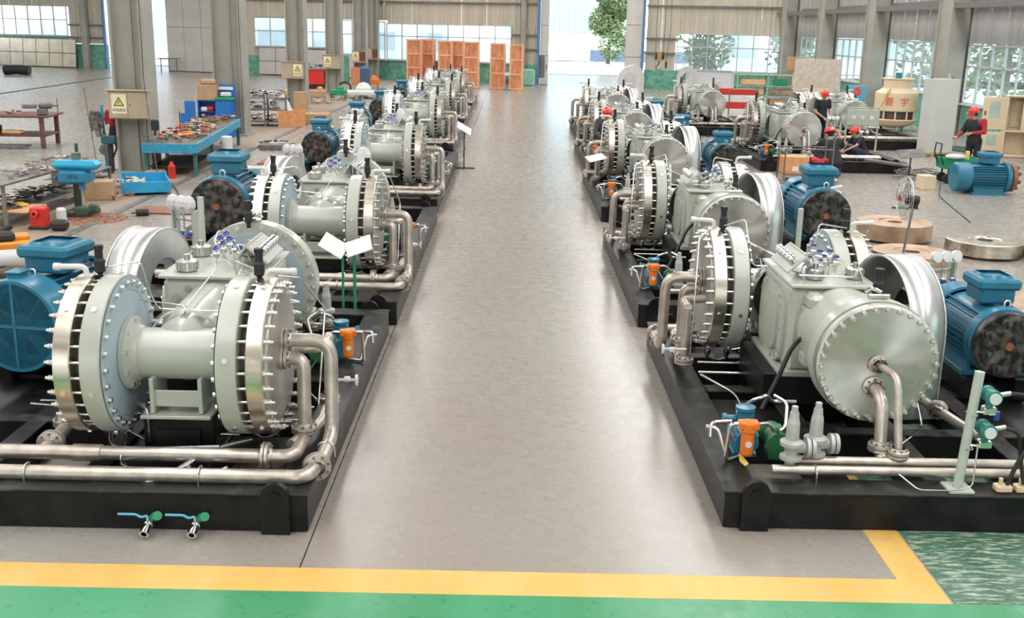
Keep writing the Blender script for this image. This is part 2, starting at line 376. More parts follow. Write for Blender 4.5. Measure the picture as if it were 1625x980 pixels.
# ================================================================ SETTING
# floor: cast concrete bays on a dark bed, joints left open 12 mm
fl = MB().box((-13, 40, -0.11), (64, 112, 0.1)).build('floor', DKGAP); tag(fl, kind='structure')
XE = [-46, -34, -21, -8.0, -1.46, 5.6, 12, 19]
YE = [-12, 6.0, 18.5, 31, 43.5, 56, 68.5, 92]
for i in range(len(XE) - 1):
    for j in range(len(YE) - 1):
        x0, x1, y0, y1 = XE[i] + .006, XE[i + 1] - .006, YE[j] + .004, YE[j + 1] - .004
        tan = (XE[i] == -21)
        b = MB()
        if tan:   # dusty strip beside the columns, the rest of the bay plain
            b.box(((-10.6 + x1) / 2, (y0 + y1) / 2, -0.03), (x1 + 10.6, y1 - y0, 0.06)).build('floor_slab', FLOORT, fl)
            b = MB(); x1 = -10.61
        b.box(((x0 + x1) / 2, (y0 + y1) / 2, -0.03), (x1 - x0, y1 - y0, 0.06)).build('floor_slab', FLOOR, fl)
yl = MB()
yl.add([(-39, 6.575, 0), (3.13, 6.575, 0), (2.86, 6.905, 0), (-39, 6.905, 0), (-39, 6.575, .005), (3.13, 6.575, .005), (2.86, 6.905, .005), (-39, 6.905, .005)], [(4, 5, 6, 7), (0, 1, 5, 4), (2, 3, 7, 6), (3, 0, 4, 7)])
yl.add([(2.86, 6.905, 0), (3.13, 6.575, 0), (3.13, 12, 0), (2.86, 12, 0), (2.86, 6.905, .005), (3.13, 6.575, .005), (3.13, 12, .005), (2.86, 12, .005)],
       [(4, 5, 6, 7), (0, 1, 5, 4), (1, 2, 6, 5), (3, 0, 4, 7)])
yl.build('painted_line', YPAINT, fl)['label'] = 'worn yellow painted line'
MB().box((-13.5, 5.55, 0.002), (65, 2.06, 0.004)).build('painted_walkway', GPAINT, fl)['label'] = 'bright green painted floor'
MB().box((11.0, 8.8, 0.002), (15.7, 4.42, 0.004)).build('painted_area', GSCUFF, fl)['label'] = 'dark green scuffed painted floor'
ch = MB(); ch.box((-7.98, 24, 0.004), (0.16, 60, 0.02)); ch.build('channel_cover', GREYST, fl)
MB().box((-26.4, 62, 0.004), (0.32, 34, 0.008), rz=0.05).build('cable_channel', INK, fl)

# ceiling with translucent strips
ce = MB().box((-13, 39, 12.1), (64, 112, 0.1)).build('ceiling', ROOFM); tag(ce, kind='structure')
STRIP = mat('translucent_roof_sheet', (0.95, 0.96, 1.0), 0, 0.6, 0.02, 1, emit=3.2)
for xs in (-32, -17, -6, 5.5, 15):
    MB().box((xs, 34, 12.0), (1.8, 84, 0.06)).build('roof_light', STRIP, ce)
for y in (27, 38, 49, 60, 71):
    MB().box((-13, y, 11.6), (62, 0.3, 0.5)).build('roof_beam', COLG, ce)

# end wall, its own frame: origin at world (0, 76, 0), s along the wall
WA = math.atan(-0.287)
WM = T(0, 76.0, 0) @ rotZ(WA)
def struct(name, parent=None, M=None):
    o = bpy.data.objects.new(name, None); COL.objects.link(o); tag(o, kind='structure'); o.matrix_world = M or Matrix()
    o.empty_display_size = 0.1
    return o
def corr(x0, x1, z0, z1, pitch=0.33, depth=0.05, y=0.0):
    b = MB(); n = max(1, int(round((x1 - x0) / pitch))); p = (x1 - x0) / n; pr = []
    for i in range(n):
        a = x0 + i * p
        pr += [(a, 0), (a + p * .55, 0), (a + p * .66, -depth), (a + p * .90, -depth)]
    pr.append((x1, 0))
    vs = [(q[0], y + q[1], z0) for q in pr] + [(q[0], y + q[1], z1) for q in pr]; m_ = len(pr)
    b.add(vs, [(i, i + 1, m_ + i + 1, m_ + i) for i in range(m_ - 1)])
    return b
wall = struct('wall_back', M=WM)
def sheets(par, x0, x1, z0, z1, mt, w=2.0, pitch=0.33):
    n = max(1, int(round((x1 - x0) / w))); d = (x1 - x0) / n
    for i in range(n): corr(x0 + i * d + .004, x0 + (i + 1) * d - .004, z0, z1, pitch).build('cladding_sheet', mt, par)
WN = [0]
def window(par_M, x0, x1, z0, zm, z1, nx, opens=()):
    WN[0] += 1
    w = struct('window_%d' % WN[0], M=par_M)
    f = MB()
    for z in (z0, zm, z1): f.box(((x0 + x1) / 2, -0.03, z), (x1 - x0 + .08, .10, .07))
    d = (x1 - x0) / nx
    for i in range(nx + 1): f.box((x0 + i * d, -0.035, (z0 + z1) / 2), (.06, .09, z1 - z0))
    f.build('window_frame', FRAMEW, w)
    a = MB().box((0, 0, 0), (d - .06, .012, zm - z0 - .06)).mesh('pane', GLASS); c = MB().box((0, 0, 0), (d - .06, .012, z1 - zm - .06)).mesh('pane', GLASS)
    for i in range(nx):
        inst(a, 'pane', w, (x0 + (i + .5) * d, 0, (z0 + zm) / 2)); inst(c, 'pane', w, (x0 + (i + .5) * d, 0, (zm + z1) / 2))
    MB().box(((x0 + x1) / 2, -0.1, z0 - .05), (x1 - x0 + .1, .22, .06)).build('window_sill', FRAMEW, w)
    return w
TOP = 11.8
# upper cladding over the windows and doors
for x0, x1, zt in ((-46, -33.1, 4.6), (-22.6, -9.3, 4.05), (-9.35, 1.8, 3.82), (11.3, 18.65, 3.56)):
    sheets(wall, x0, x1, zt + .06, TOP, CORR)
sheets(wall, -33.1, -22.6, 6.6, TOP, CORR, 2.6); sheets(wall, 1.9, 9.3, 6.6, TOP, CORR)
sheets(wall, -0.1, 1.95, 1.3, 3.9, CORR, 1.1); [sheets(wall, a_, b_, 1.4, 4.15, CORR, 2.7) for a_, b_ in ((-22.7, -20.0), (-17.4, -16.3), (-14.2, -13.0), (-11.25, -11.05))]; sheets(wall, -20.1, -17.3, 1.4, 2.1, CORR, 2.8); sheets(wall, -16.4, -14.1, 1.4, 2.1, CORR, 2.4); sheets(wall, 9.35, 11.35, 1.25, TOP, CORR, 1.0)
sheets(wall, -36.2, -32.9, 1.9, 4.8, CORR, 1.6)
# low dado walls, rendered and painted green
def dado(par, x0, x1, h, mt=WAINS):
    MB().box(((x0 + x1) / 2, .06, h / 2), (x1 - x0, .22, h)).build('dado_wall', mt, par)
dado(wall, -46, -36.3, 2.45); dado(wall, -36.3, -32.9, 1.85); dado(wall, -22.6, -9.5, 1.4); dado(wall, -9.5, 1.8, 1.33); dado(wall, 9.3, 18.6, 1.25)
for z in (2.35, 3.3, 5.4, 7.6, 9.6):
    for x0, x1 in ((-46, -33.1), (-22.6, -9.6), (-9.4, 1.8), (9.3, 18.5)):
        if z < 4.5:
            if x0 == -9.4: x0 = 0.0
            elif x0 == 9.3: x1 = 11.35
            elif x0 == -46: x0 = -36.2
            else: continue
        MB().box(((x0 + x1) / 2, -.12, z), (x1 - x0, .14, .12)).build('wall_girt', GIRT, wall)
window(WM, -46, -36.4, 2.45, 3.65, 4.7, 8)
window(WM, -20.0, -17.4, 2.1, 3.2, 4.2, 2); window(WM, -16.3, -14.2, 2.1, 3.2, 4.15, 2); window(WM, -13.0, -11.2, 1.4, 3.1, 4.05, 2); window(WM, -11.1, -9.55, 1.4, 3.1, 4.0, 1)
window(WM, -9.4, -0.1, 1.4, 3.05, 3.9, 8)
window(WM, 11.45, 18.4, 1.30, 2.80, 3.66, 7)
# building posts on the end wall
for s_, w_ in ((-34.6, .5), (-21.5, .5), (0.85, .32), (18.75, .3)):
    MB().box((s_, -.3, TOP / 2), (w_, .35, TOP)).build('wall_post', COLG, wall)
# sliding doors
def slide_door(n, x0, x1, nx, zs, H, small=None):
    d = struct('door_%d' % n, M=WM); w = (x1 - x0) / nx
    for i in range(nx):
        for j in range(len(zs) - 1):
            MB().cbox((x0 + (i + .5) * w, -.18, (zs[j] + zs[j + 1]) / 2), (w - .03, .07, zs[j + 1] - zs[j] - .03), .008).build('door_panel', DOORW, d)
    MB().box(((x0 + x1) / 2, -.14, H / 2), (x1 - x0, .03, H)).build('door_frame', GIRT, d)
    if small:
        MB().box((small[0], -.235, 1.25), (.38, .03, 1.5)).build('door_glass', GREYST, d)
        MB().box((small[1], -.25, 1.25), (.08, .06, .3)).build('door_handle', GIRT, d)
    return d
slide_door(1, 2.02, 2.62, 1, (0.02, 2.0, 4.0, 6.2), 6.4, (2.2, 2.55))
slide_door(2, 7.95, 9.1, 1, (0.02, 2.05, 4.15, 6.4), 6.4, None)
slide_door(3, -27.4, -22.9, 3, (0.05, 3.3, 6.4), 6.4, None)
for s_ in (1.93, 9.18, -32.85, -22.75): MB().box((s_, -.28, 3.2), (.16, .18, 6.4)).build('door_post', BLUEP, wall)
for x0, x1 in ((1.9, 9.3), (-33.1, -22.6)): MB().box(((x0 + x1) / 2, -.2, 6.5), (x1 - x0, .3, .3)).build('door_track', GIRT, wall)

# side wall on the right
SWX = 17.85
SM = T(SWX, 70.4, 0) @ rotZ(-PI / 2)      # local +x runs towards the camera (world -y)
sw = struct('wall_right', M=SM)
def sy(y): return 70.4 - y
bays = [(67.3, 61.6, 3.60, 1.5), (59.9, 53.2, 3.58, 1.5), (51.6, 44.0, 3.58, 1.5), (42.5, 35.0, 3.52, 1.32), (33.4, 27.0, 3.5, 1.3), (25.2, 18, 3.5, 1.3), (16.5, 9, 3.5, 1.3), (8, 0, 3.5, 1.3)]
for y1, y0, zt, zb in bays:
    a, b = sy(y1), sy(y0)
    sheets(sw, a, b, zt + .06, TOP, CORRG, 1.6, pitch=.22)
    window(SM, a, b, zb, 2.72, zt, max(5, int((b - a) / 1.05)))
    dado(sw, a, b, zb)
    for z in (5.2, 7.4, 9.6): MB().box(((a + b) / 2, -.12, z), (b - a, .14, .14)).build('wall_girt', GIRT, sw)
edges = [70.4, 67.3, 61.6, 59.9, 53.2, 51.6, 44.0, 42.5, 35.0, 33.4, 27.0, 25.2, 18, 16.5, 9, 8]
for i in range(0, len(edges) - 1, 2):
    a, b = sy(edges[i]), sy(edges[i + 1]); corr(a, b, 0, TOP, .3).build('cladding_sheet', CORRG, sw)
corr(sy(0), sy(-12), 0, TOP, .4).build('cladding_sheet', CORRG, sw)
for i, (yc, w_) in enumerate(((68.9, .9), (60.6, .95), (52.2, 1.1), (43.2, 1.25), (34.2, 1.2), (26.1, 1.2), (17.3, 1.2))):
    c = MB(); c.box((0, 0, TOP / 2), (.7, w_, TOP)); c.box((-.36, w_ / 2 - .06, TOP / 2), (.10, .12, TOP))
    o = c.build('trim_%d' % (i + 1), COLG, None, (17.35, yc, 0)); tag(o, kind='structure')
g = MB().box((17.2, 50, 5.0), (.3, 42, .22)).build('trim_20', GIRT); tag(g, kind='structure')

# left side wall and gable behind the camera (never in view, they close the hall)
wl = struct('wall_left', M=T(-45.5, 88, 0) @ rotZ(-PI / 2)); 
for k in range(10): corr(k * 10, k * 10 + 9.99, 0, 2.0 if k % 2 == 0 else TOP, .8).build('cladding_sheet', CORR, wl); (corr(k * 10, k * 10 + 9.99, 4.5, TOP, .8).build('cladding_sheet', CORR, wl) if k % 2 == 0 else None)
wf = struct('wall_front', M=T(-46, -12, 0)); wf.rotation_euler = (0, 0, 0)
for x0, x1, z0, z1 in ((0, 30, 0, TOP), (36, 44, 0, TOP), (52, 64, 0, TOP), (30, 36, 5, TOP), (44, 52, 6, TOP)): corr(x0, x1, z0, z1, .8).build('cladding_sheet', CORR, wf)

# inner row of steel columns left of the aisle
for i, (x, y, w_, d_) in enumerate(((-9.55, 27.4, .86, .75), (-9.65, 37.2, 1.05, .8), (-9.75, 49.3, .85, .8), (-9.95, 60.9, .88, .8), (-9.95, 71.5, .85, .8), (-9.95, 78.0, .8, .8), (-9.6, 17.0, .86, .75))):
    if y < 20: continue
    c = MB(); c.box((0, 0, TOP / 2), (w_, .05, TOP)); c.box((0, -d_ / 2, TOP / 2), (w_ * .9, .04, TOP)); c.box((0, d_ / 2, TOP / 2), (w_ * .9, .04, TOP))
    c = MB(); t_ = .05
    c.box((0, 0, TOP / 2), (w_ - .1, t_ * 6, TOP)); c.box((-w_ / 2 + .03, 0, TOP / 2), (.06, d_, TOP)); c.box((w_ / 2 - .03, 0, TOP / 2), (.06, d_, TOP))
    c.box((w_ * .08, -.19, TOP / 2), (.025, .09, TOP))
    c.box((w_ / 2 - .12, -d_ / 2 + .05, TOP / 2), (.05, .05, TOP))
    c.box((0, 0, .03), (w_ + .2, d_ + .2, .06))
    o = c.build('trim_%d' % (i + 30), COLG, None, (x, y, 0)); tag(o, kind='structure')

# outside: yard, buildings, fence, trees
yd = MB().box((0, 150, -.12), (400, 130, .1)); yd.box((120, 30, -.12), (204, 140, .1)); yd.box((-110, 30, -.12), (126, 140, .1))
tag(yd.build('ground', YARD), kind='structure')
def building(name, label, c, d, m_, rz=0, rows=3, cols=8):
    t = thing(name, label, 'building', (c[0], c[1], 0), rz)
    MB().box((0, 0, d[2] / 2), d).build('wall', m_, t); MB().box((0, 0, d[2] + .2), (d[0] + .6, d[1] + .6, .4)).build('roof', WHITEB, t)
    wm = MB().box((0, 0, 0), (d[0] / cols * .55, .12, d[2] / rows * .45)).mesh('window', WINB)
    for i in range(cols):
        for j in range(rows): inst(wm, 'window', t, ((i + .5) * d[0] / cols - d[0] / 2, -d[1] / 2 - .03, (j + .55) * d[2] / rows))
    return t
t = thing('building', 'white building with pale cyan upper storey outside the open hall door', 'building', (4.5, 140, 0))
MB().box((0, 0, 1.6), (10, 10, 3.2)).build('wall', WHITEB, t); MB().box((0, 0, 8.2), (10, 10, 10)).build('upper_storey', CYANB, t); MB().box((0, 0, 13.3), (10.6, 10.6, .3)).build('roof', WHITEB, t)
for k in range(6): MB().cyl((-4.6 + k * 1.84, -5.1, 0), (-4.6 + k * 1.84, -5.1, 13.2), .12, 8).build('downpipe', WHITEB, t)
building('building', 'long white building seen through the end wall windows', (-28, 118, 0), (44, 12, 12), WHITEB, .1)
building('building', 'low white building outside the right-hand end windows', (33, 112, 0), (26, 10, 4.6), WHITEB, 0, 1, 5)
fn = thing('fence', 'blue-grey railing fence behind the tree in the yard', 'fence', (19.5, 131, 0))
fm = MB().box((0, 0, .75), (2.3, .08, 1.4)).mesh('fence_panel', FENCE); fp = MB().box((0, 0, .8), (.14, .14, 1.6)).mesh('post', WHITEB)
for i in range(8): inst(fm, 'fence_panel', fn, (-9 + i * 2.5, 0, 0)); inst(fp, 'post', fn, (-10.25 + i * 2.5, 0, 0))
def tree(label, x, y, h, r, seed, n=2600, base=0.28, leaf=0.34):
    rn = random.Random(seed); t = thing('tree', label, 'tree', (x, y, 0))
    b = MB(); b.tube([(0, 0, 0), (.06, 0, h * .3), (0, .1, h * .62)], h * .028, 8, r2=h * .012)
    for k in range(6):
        a = k * 1.1; b.tube([(0, 0, h * (.28 + .05 * k)), (math.cos(a) * r * .6, math.sin(a) * r * .6, h * (.45 + .06 * k))], h * .011, 6, r2=h * .004)
    b.build('trunk', BARK, t)
    cl = [(rn.uniform(-.55, .55) * r, rn.uniform(-.55, .55) * r, h * rn.uniform(base + .12, .88), rn.uniform(.35, .55)) for _ in range(16)]
    vs = []; fs = []
    for i in range(n):
        cx, cy, cz, cr = cl[i % 16]; fr = cr * r * (1.15 - .6 * max(0, (cz / h - .5)))
        while True:
            q = Vector((rn.uniform(-1, 1), rn.uniform(-1, 1), rn.uniform(-1, 1)))
            if .3 < q.length < 1: break
        p = Vector((cx, cy, cz)) + q.normalized() * fr * rn.uniform(.65, 1.0)
        u = Vector((rn.uniform(-1, 1), rn.uniform(-1, 1), rn.uniform(-.6, .6))).normalized(); w = u.orthogonal().normalized(); s_ = leaf * rn.uniform(.6, 1.2)
        o = len(vs); vs += [p - u * s_ * .5, p + w * s_ * .3, p + u * s_ * .5, p - w * s_ * .3]; fs.append((o, o + 1, o + 2, o + 3))
    b = MB(); b.add(vs, fs); fo = b.build('foliage', LEAF, t); tag(fo, kind='stuff')
    return t
tree('leafy green tree in the yard outside the open hall door', 11.0, 125.0, 9.8, 3.1, 3, 15000, base=0.10, leaf=.36)
for i, (x, y, h, r) in enumerate(((27, 66, 9, 4), (26, 57, 8, 4), (28, 48, 10, 4.5), (26.5, 40, 9, 4), (27, 33, 8.5, 3.6), (24, 92, 8, 3.5), (17, 96, 7, 3))):
    tree(('tall leafy tree outside the right wall, %s' % ['by the far corner', 'second from the far corner', 'third from the far corner', 'behind the leaning grey panel', 'behind the open cream cabinet'][i]) if i < 5 else ['broad tree outside the right end windows', 'smaller tree just right of the open door'][i - 5], x, y, h, r, 20 + i, 1500, .1, .6)

# ================================================================ COMPRESSOR UNITS
# local frame of a unit: origin on the floor under the cross tube, +x to the aisle side of the left row, +y to the third head
ZC = 1.10
SKZ = 0.32
def circle_pts(n, r, ph=0): return [(r * math.cos(2 * PI * i / n + ph), r * math.sin(2 * PI * i / n + ph)) for i in range(n)]
BOLTN = 30
nut_b = MB(); nut_b.hexn((0, 0, 0), (0, 0, 1), .026, .022); nut_b.cyl((0, 0, .022), (0, 0, .075), .014, 8); nut_b.hexn((0, 0, .03), (0, 0, 1), .023, .02)
NUT = nut_b.mesh('bolt', BOLT)
cap_b = MB(); cap_b.cyl((0, 0, 0), (0, 0, .01), .03, 10); cap_b.hexn((0, 0, .01), (0, 0, 1), .022, .022)
CAPB = cap_b.mesh('bolt', BOLT)
STUD = MB().cyl((0, 0, 0), (0, 0, .09), .014, 8, caps=False).mesh('stud', BOLT)

def bolts(parent, me, name, n, r, z, M, indiv, flip=False):
    """ring of bolts on a face at height z of the frame M (axis = local z)."""
    if indiv:
        for (x, y) in circle_pts(n, r, .05):
            o = bpy.data.objects.new(name, me); COL.objects.link(o); o.parent = parent
            o.matrix_local = M @ T(x, y, z) @ (rotX(PI) if flip else Matrix())
    else:
        b = MB(); src = [tuple(v.co) for v in me.vertices]; fs = [tuple(p.vertices) for p in me.polygons]; mm = me.materials[0]
        for (x, y) in circle_pts(n, r, .05): b.add(src, fs, False, M @ T(x, y, z) @ (rotX(PI) if flip else Matrix()))
        b.build(name + 's', mm, parent)

def diaphragm_head(parent, M, indiv, r=.66, narrow=False, third=False):
    """stacked discs along local z of M; the z = 0 face looks at the crankcase."""
    t = .44
    if third:
        h = MB().lathe([(.40, -.02), (r, -.02), (r, .13), (.30, .13)], n=48, M=M).build('diaphragm_head', GREY, parent)
        cov = MB().lathe([(r - .01, .14), (r - .01, .215), (r - .03, .225), (0, .225)], n=48, M=M).build('cover_plate', DISC, h)
        MB().lathe([(r - .025, .13), (r - .025, .14)], n=40, M=M).build('gasket', DKGAP, h)
        if narrow: MB().lathe([(.3, -.028), (r - .12, -.028), (r - .115, -.02)], n=48, M=M).build('inner_plate', BLUEG, h)
        bolts(h, NUT, 'bolt', BOLTN, r - .045, .225, M, indiv)
        bolts(h, CAPB, 'bolt', BOLTN, r - .045, -.02, M, indiv, flip=True)
        return h
    h = MB().lathe([(.2, 0), (.52, 0), (.53, -.008), (.60, -.008), (r - .005, 0), (r, .01), (r, .15), (r - .01, .16), (.50, .16)], n=56, M=M).build('diaphragm_head', GREY, parent)
    MB().lathe([(.22, -.012), (.525, -.012), (.53, -.006)], n=48, M=M).build('inner_plate', BLUEG, h)
    MB().lathe([(.53, -.012), (.645, -.012)], n=48, M=M).build('bolting_face', BLUEG, h)
    bolts(h, CAPB, 'bolt', 28, .59, -.012, M, indiv, flip=True)
    MB().lathe([(.53, .16), (.53, .235)], n=40, M=M).build('spacer_core', DKGAP, h)
    b = MB()
    for (x, y) in circle_pts(BOLTN, .605, .05): b.cyl((x, y, .16), (x, y, .235), .016, 8, caps=False, M=M)
    if indiv:
        for (x, y) in circle_pts(BOLTN, .605, .05):
            o = bpy.data.objects.new('stud', STUD); COL.objects.link(o); o.parent = h; o.matrix_local = M @ T(x, y, .15)
    else: b.build('studs', BOLT, h)
    MB().lathe([(.50, .232), (r - .012, .232), (r - .002, .24), (r - .002, .36), (r - .012, .368), (.56, .368)], n=56, M=M).build('clamp_ring', STEEL, h)
    MB().lathe([(.56, .368), (.545, .385), (.50, .390), (0, .390)], n=48, M=M).build('cover_plate', COVER, h)
    bolts(h, NUT, 'bolt', BOLTN, .605, .368, M, indiv)
    b = MB()
    for (x, y) in circle_pts(6, 1, .3):
        for z in (.08, .30): b.cyl((x * (r - .01), y * (r - .01), z), (x * (r + .012), y * (r + .012), z), .022, 10, M=M)
    b.build('side_plugs', BOLT, h)
    return h

def compressor(indiv, narrow):
    t = thing('diaphragm_compressor', 'x', 'compressor'); dy = .62 if narrow else 0.0
    for sg in (-1, 1):
        M = T(sg * .45, 0, ZC) @ (rotY(PI / 2) if sg > 0 else rotY(-PI / 2))
        diaphragm_head(t, M, indiv)
        # sensor bottle and elbow on top of each head
        b = MB(); x = sg * .66; z = ZC + .66
        b.lathe([(.022, -.05), (.022, 0), (.045, .02), (.045, .11), (.034, .13), (.034, .20), (.040, .205), (.040, .24), (.0, .24)], (x, .06, z), n=10)
        b.build('pressure_sensor', RUBBER, t)
        b = MB(); b.tube([(sg * .74, -.02, z - .04), (sg * .74, -.02, z + .075), (sg * .98, -.05, z + .075)], .024, 10, .06); b.cyl((sg * .94, -.05, z + .075), (sg * .99, -.05, z + .075), .032, 8)
        b.build('vent_elbow', WHITE, t)
        b = MB(); b.cyl((sg * .54, .15, ZC - .78), (sg * .54, .15, ZC - .62), .02, 8); b.cyl((sg * .75, .15, ZC - .78), (sg * .75, .15, ZC - .60), .02, 8); b.hexn((sg * .54, .15, ZC - .73), (0, 0, 1), .034, .05); b.hexn((sg * .75, .15, ZC - .73), (0, 0, 1), .034, .05)
        b.tube([(sg * .54, .15, ZC - .76), (sg * .62, .12, ZC - .80), (sg * .75, .15, ZC - .76)], .012, 6, .05)
        b.build('drain_fitting', TUBE, t)
    # head flange on the aisle side cover
    b = MB(); b.cyl((-.44, 0, ZC), (.44, 0, ZC), .215, 32, caps=False)
    b.lathe([(.22, 0), (.30, 0), (.31, .01), (.31, .05), (.235, .09), (.218, .13)], (-.44, 0, ZC), (1, 0, 0), 32); b.lathe([(.22, 0), (.30, 0), (.31, .01), (.31, .05), (.235, .09), (.218, .13)], (.44, 0, ZC), (-1, 0, 0), 32)
    b.build('cross_tube', GREY, t)
    for sg in (-1, 1): bolts(t, CAPB, 'bolt', 10, .275, 0, T(sg * .395, 0, ZC) @ rotY(-sg * PI / 2), indiv)
    b = MB()
    for x in (-.2, .2): b.cbox((x, -.06, ZC - .30), (.035, .36, .30), .004)
    b.cbox((0, -.06, ZC - .47), (.58, .46, .03), .005); b.cbox((0, -.2, ZC - .33), (.4, .02, .14), .004)
    b.build('tube_foot', GREY, t)
    b = MB(); b.cbox((0, .05, (SKZ + ZC - .485) / 2), (.60, .50, ZC - .485 - SKZ), .01); b.box((0, -.215, .42), (.36, .04, .16)); b.build('pedestal', BLACK, t)
    b = MB(); b.lathe([(q_, w_ * (2.1 if narrow and w_ > .1 else 1)) for q_, w_ in [(0, -.10), (.15, -.07), (.22, -.02), (.25, .05), (.27, .15), (.30, .28), (.31 if narrow else .36, .42), (.32 if narrow else .38, .52)]], (0, 0, ZC + .04), (0, 1, 0), 36); b.lathe([(.30, .10), (.315, .12), (.315, .16), (.30, .17)], (0, 0, ZC + .04), (0, 1, 0), 36)
    b.build('crosshead_neck', GREY, t)
    # crankcase
    c = MB(); c.cbox((-.03, 1.02, ZC - .03), (.92, 1.14, .84), .05); c.cbox((-.03, 1.02, ZC - .46), (1.10, 1.20, .06), .01)
    cr = c.build('crankcase', GREY, t, (0 if narrow else -.09, dy, 0)); cr.scale = (1 if narrow else .84, 1, 1)
    c = MB(); c.cbox((-.03, 1.02, ZC + .405), (.98, 1.2, .035), .008); c.build('top_plate', GREY, cr)
    for sg in (-1, 1):   # long side covers with bolts
        c = MB(); M = T(-.03 + sg * .46, 1.0, ZC - .06) @ rotZ(PI / 2) @ rotX(PI / 2)
        poly = [(x * .46, y * .38) for x, y in [(math.copysign(abs(math.cos(a)) ** .55, math.cos(a)), math.copysign(abs(math.sin(a)) ** .55, math.sin(a))) for a in [2 * PI * k / 28 for k in range(28)]]]
        c.prism(poly, sg * .05, M); c.prism([(x * .72, y * .72) for x, y in poly], sg * .085, M)
        cv = c.build('side_cover', GREY, cr)
        b = MB()
        for k in range(14):
            x, y = poly[k * 2]; b.cyl((x * .9, y * .9, 0), (x * .9, y * .9, sg * .07), .016, 8, M=M)
        b.build('cover_bolts', BOLT, cv)
    c = MB()
    for (x, y) in ((-.38, .52), (.32, .52), (-.38, 1.52), (.32, 1.52), (-.30, 1.55), (.26, .48)): c.cyl((x, y, ZC + .42), (x, y, ZC + .45), .022, 8)
    for x, z in ((-.36, .22), (.30, .22), (-.25, .30), (.40, .05)): c.cyl((x, .44, ZC + z), (x, .40, ZC + z), .030, 10)
    c.cyl((-.38, .42, ZC - .12), (-.38, .36, ZC - .12), .06, 14); c.cyl((.30, 1.58, ZC + .20), (.30, 1.66, ZC + .20), .028, 8)
    c.build('casing_bolts', BOLT, cr)
    c = MB(); c.cyl((.30, .44, ZC - .1), (.30, .33, ZC - .1), .045, 14); c.build('breather_cap', GREY, cr); c = MB(); c.cyl((.25, 1.59, ZC + .02), (.25, 1.70, ZC + .02), .055, 14); c.sph((.25, 1.72, ZC + .02), .06, 10)
    c.build('oil_filler_cap', CREAM, cr)
    b = MB(); b.cbox((-.03, 1.02, .475), (1.0, 1.1, .31), .01); b.build('crankcase_pedestal', BLACK, t, (0, dy, 0))
    # third head: flared neck, disc pack on +y
    x3, y3, r3 = (.02, 2.52, .66) if narrow else (-.20, 2.48, .53)
    b = MB(); b.lathe([(.36, 2.1), (.34, 2.25), (.34, 2.4), (.40, y3 - .02)] if narrow else [(.40, 1.55), (.41, 1.75), (.44, 1.95), (.48, 2.18), (.51, 2.42), (.53, 2.46)], (x3, 0, ZC), (0, 1, 0), 40)
    for x, z in ((-.28, .28), (.28, .28), (-.28, -.28), (.28, -.28)): b.cbox((x3 + x, 1.68 + dy, ZC + z), (.16, .26, .16), .04)
    b.build('distance_piece', GREY, t)
    diaphragm_head(t, T(x3, y3, ZC) @ rotX(-PI / 2), indiv, r=r3, narrow=narrow, third=True)
    b = MB(); b.lathe([(.022, -.05), (.022, 0), (.045, .02), (.045, .11), (.034, .13), (.034, .20), (.040, .205), (.040, .24), (.0, .24)], (x3 - .03, y3 - .06, ZC + r3), n=10); b.build('pressure_sensor', RUBBER, t)
    b = MB(); b.tube([(x3 - .03, y3 + .02, ZC + r3 + .05), (x3 + .05, y3 + .02, ZC + r3 + .09), (x3 + .1, y3 + .02, ZC + r3 + .05)], .018, 8, .03); b.cyl((x3 - .1, y3 + .04, ZC + r3 + .02), (x3 + .08, y3 + .04, ZC + r3 + .02), .022, 8); b.build('bleed_valve', TUBE, t)
    # deck instruments
    for (x, y) in ((.12, 1.36), (-.36, 1.30), (-.30, .62)):
        b = MB(); b.lathe([(.085, 0), (.095, .01), (.095, .09), (.085, .10), (.06, .105), (0, .105)], (x, y, ZC + .425), n=20)
        for (p, q) in circle_pts(12, .098): b.cyl((x + p, y + q, ZC + .44), (x + p, y + q, ZC + .52), .010, 5)
        b.cyl((x, y, ZC + .52), (x, y, ZC + .58), .03, 8); b.build('check_valve', COVER, cr)
    b = MB()
    rn = random.Random(4)
    for k in range(7):
        x = -.12 + .07 * (k % 4) - (.03 if k > 3 else 0); y = 1.0 + .22 * (k // 4) + rn.uniform(-.05, .05); z = ZC + .50 + .05 * (k % 3)
        b.cbox((x, y, z), (.05, .06, .06), .01); b.cyl((x, y, z - .09), (x, y, z + .07), .008, 6); b.tube([(x - .06, y, z), (x + .07, y + .03, z), (x + .1, y + .03, z - .1)], .008, 6, .02)
        hw = MB(); hw.lathe([(.020, 0), (.034, .004), (.034, .014), (.020, .018)], (x, y, z + .065), (rn.uniform(-.3, .3), -.4, 1), 10)
        for q in range(3):
            a = q * 2.1; hw.cyl((x, y, z + .075), (x + .03 * math.cos(a), y + .03 * math.sin(a), z + .075), .005, 4)
        hw.build('valve_handwheel', BLUEH, cr)
    b.build('valve_manifold', TUBE, cr)
    b = MB()   # slanted plunger bank
    Mb = T(.34, 1.05, ZC + .56) @ rotY(math.radians(38))
    b.cbox((0, 0, 0), (.26, .66, .03), .006, M=Mb); b.box((-.14, 0, -.08), (.02, .6, .2), M=Mb); b.build('plunger_bracket', GREY, cr)
    for k in range(5): MB().lathe([(.045, 0), (.05, .01), (.05, .06), (.03, .085), (0, .09)], (0, -.25 + .125 * k, .015), n=12, M=Mb).build('plunger_cap', CHROME, cr)
    # thin steel tubing between the heads and the crankcase
    def line(pts, r=.008): MB().tube([(x, y + (dy if .35 < y < 2.2 and z > .9 else 0), z) for x, y, z in pts], r, 6, .05).build('instrument_tube', TUBE, t)
    zt = ZC + .70
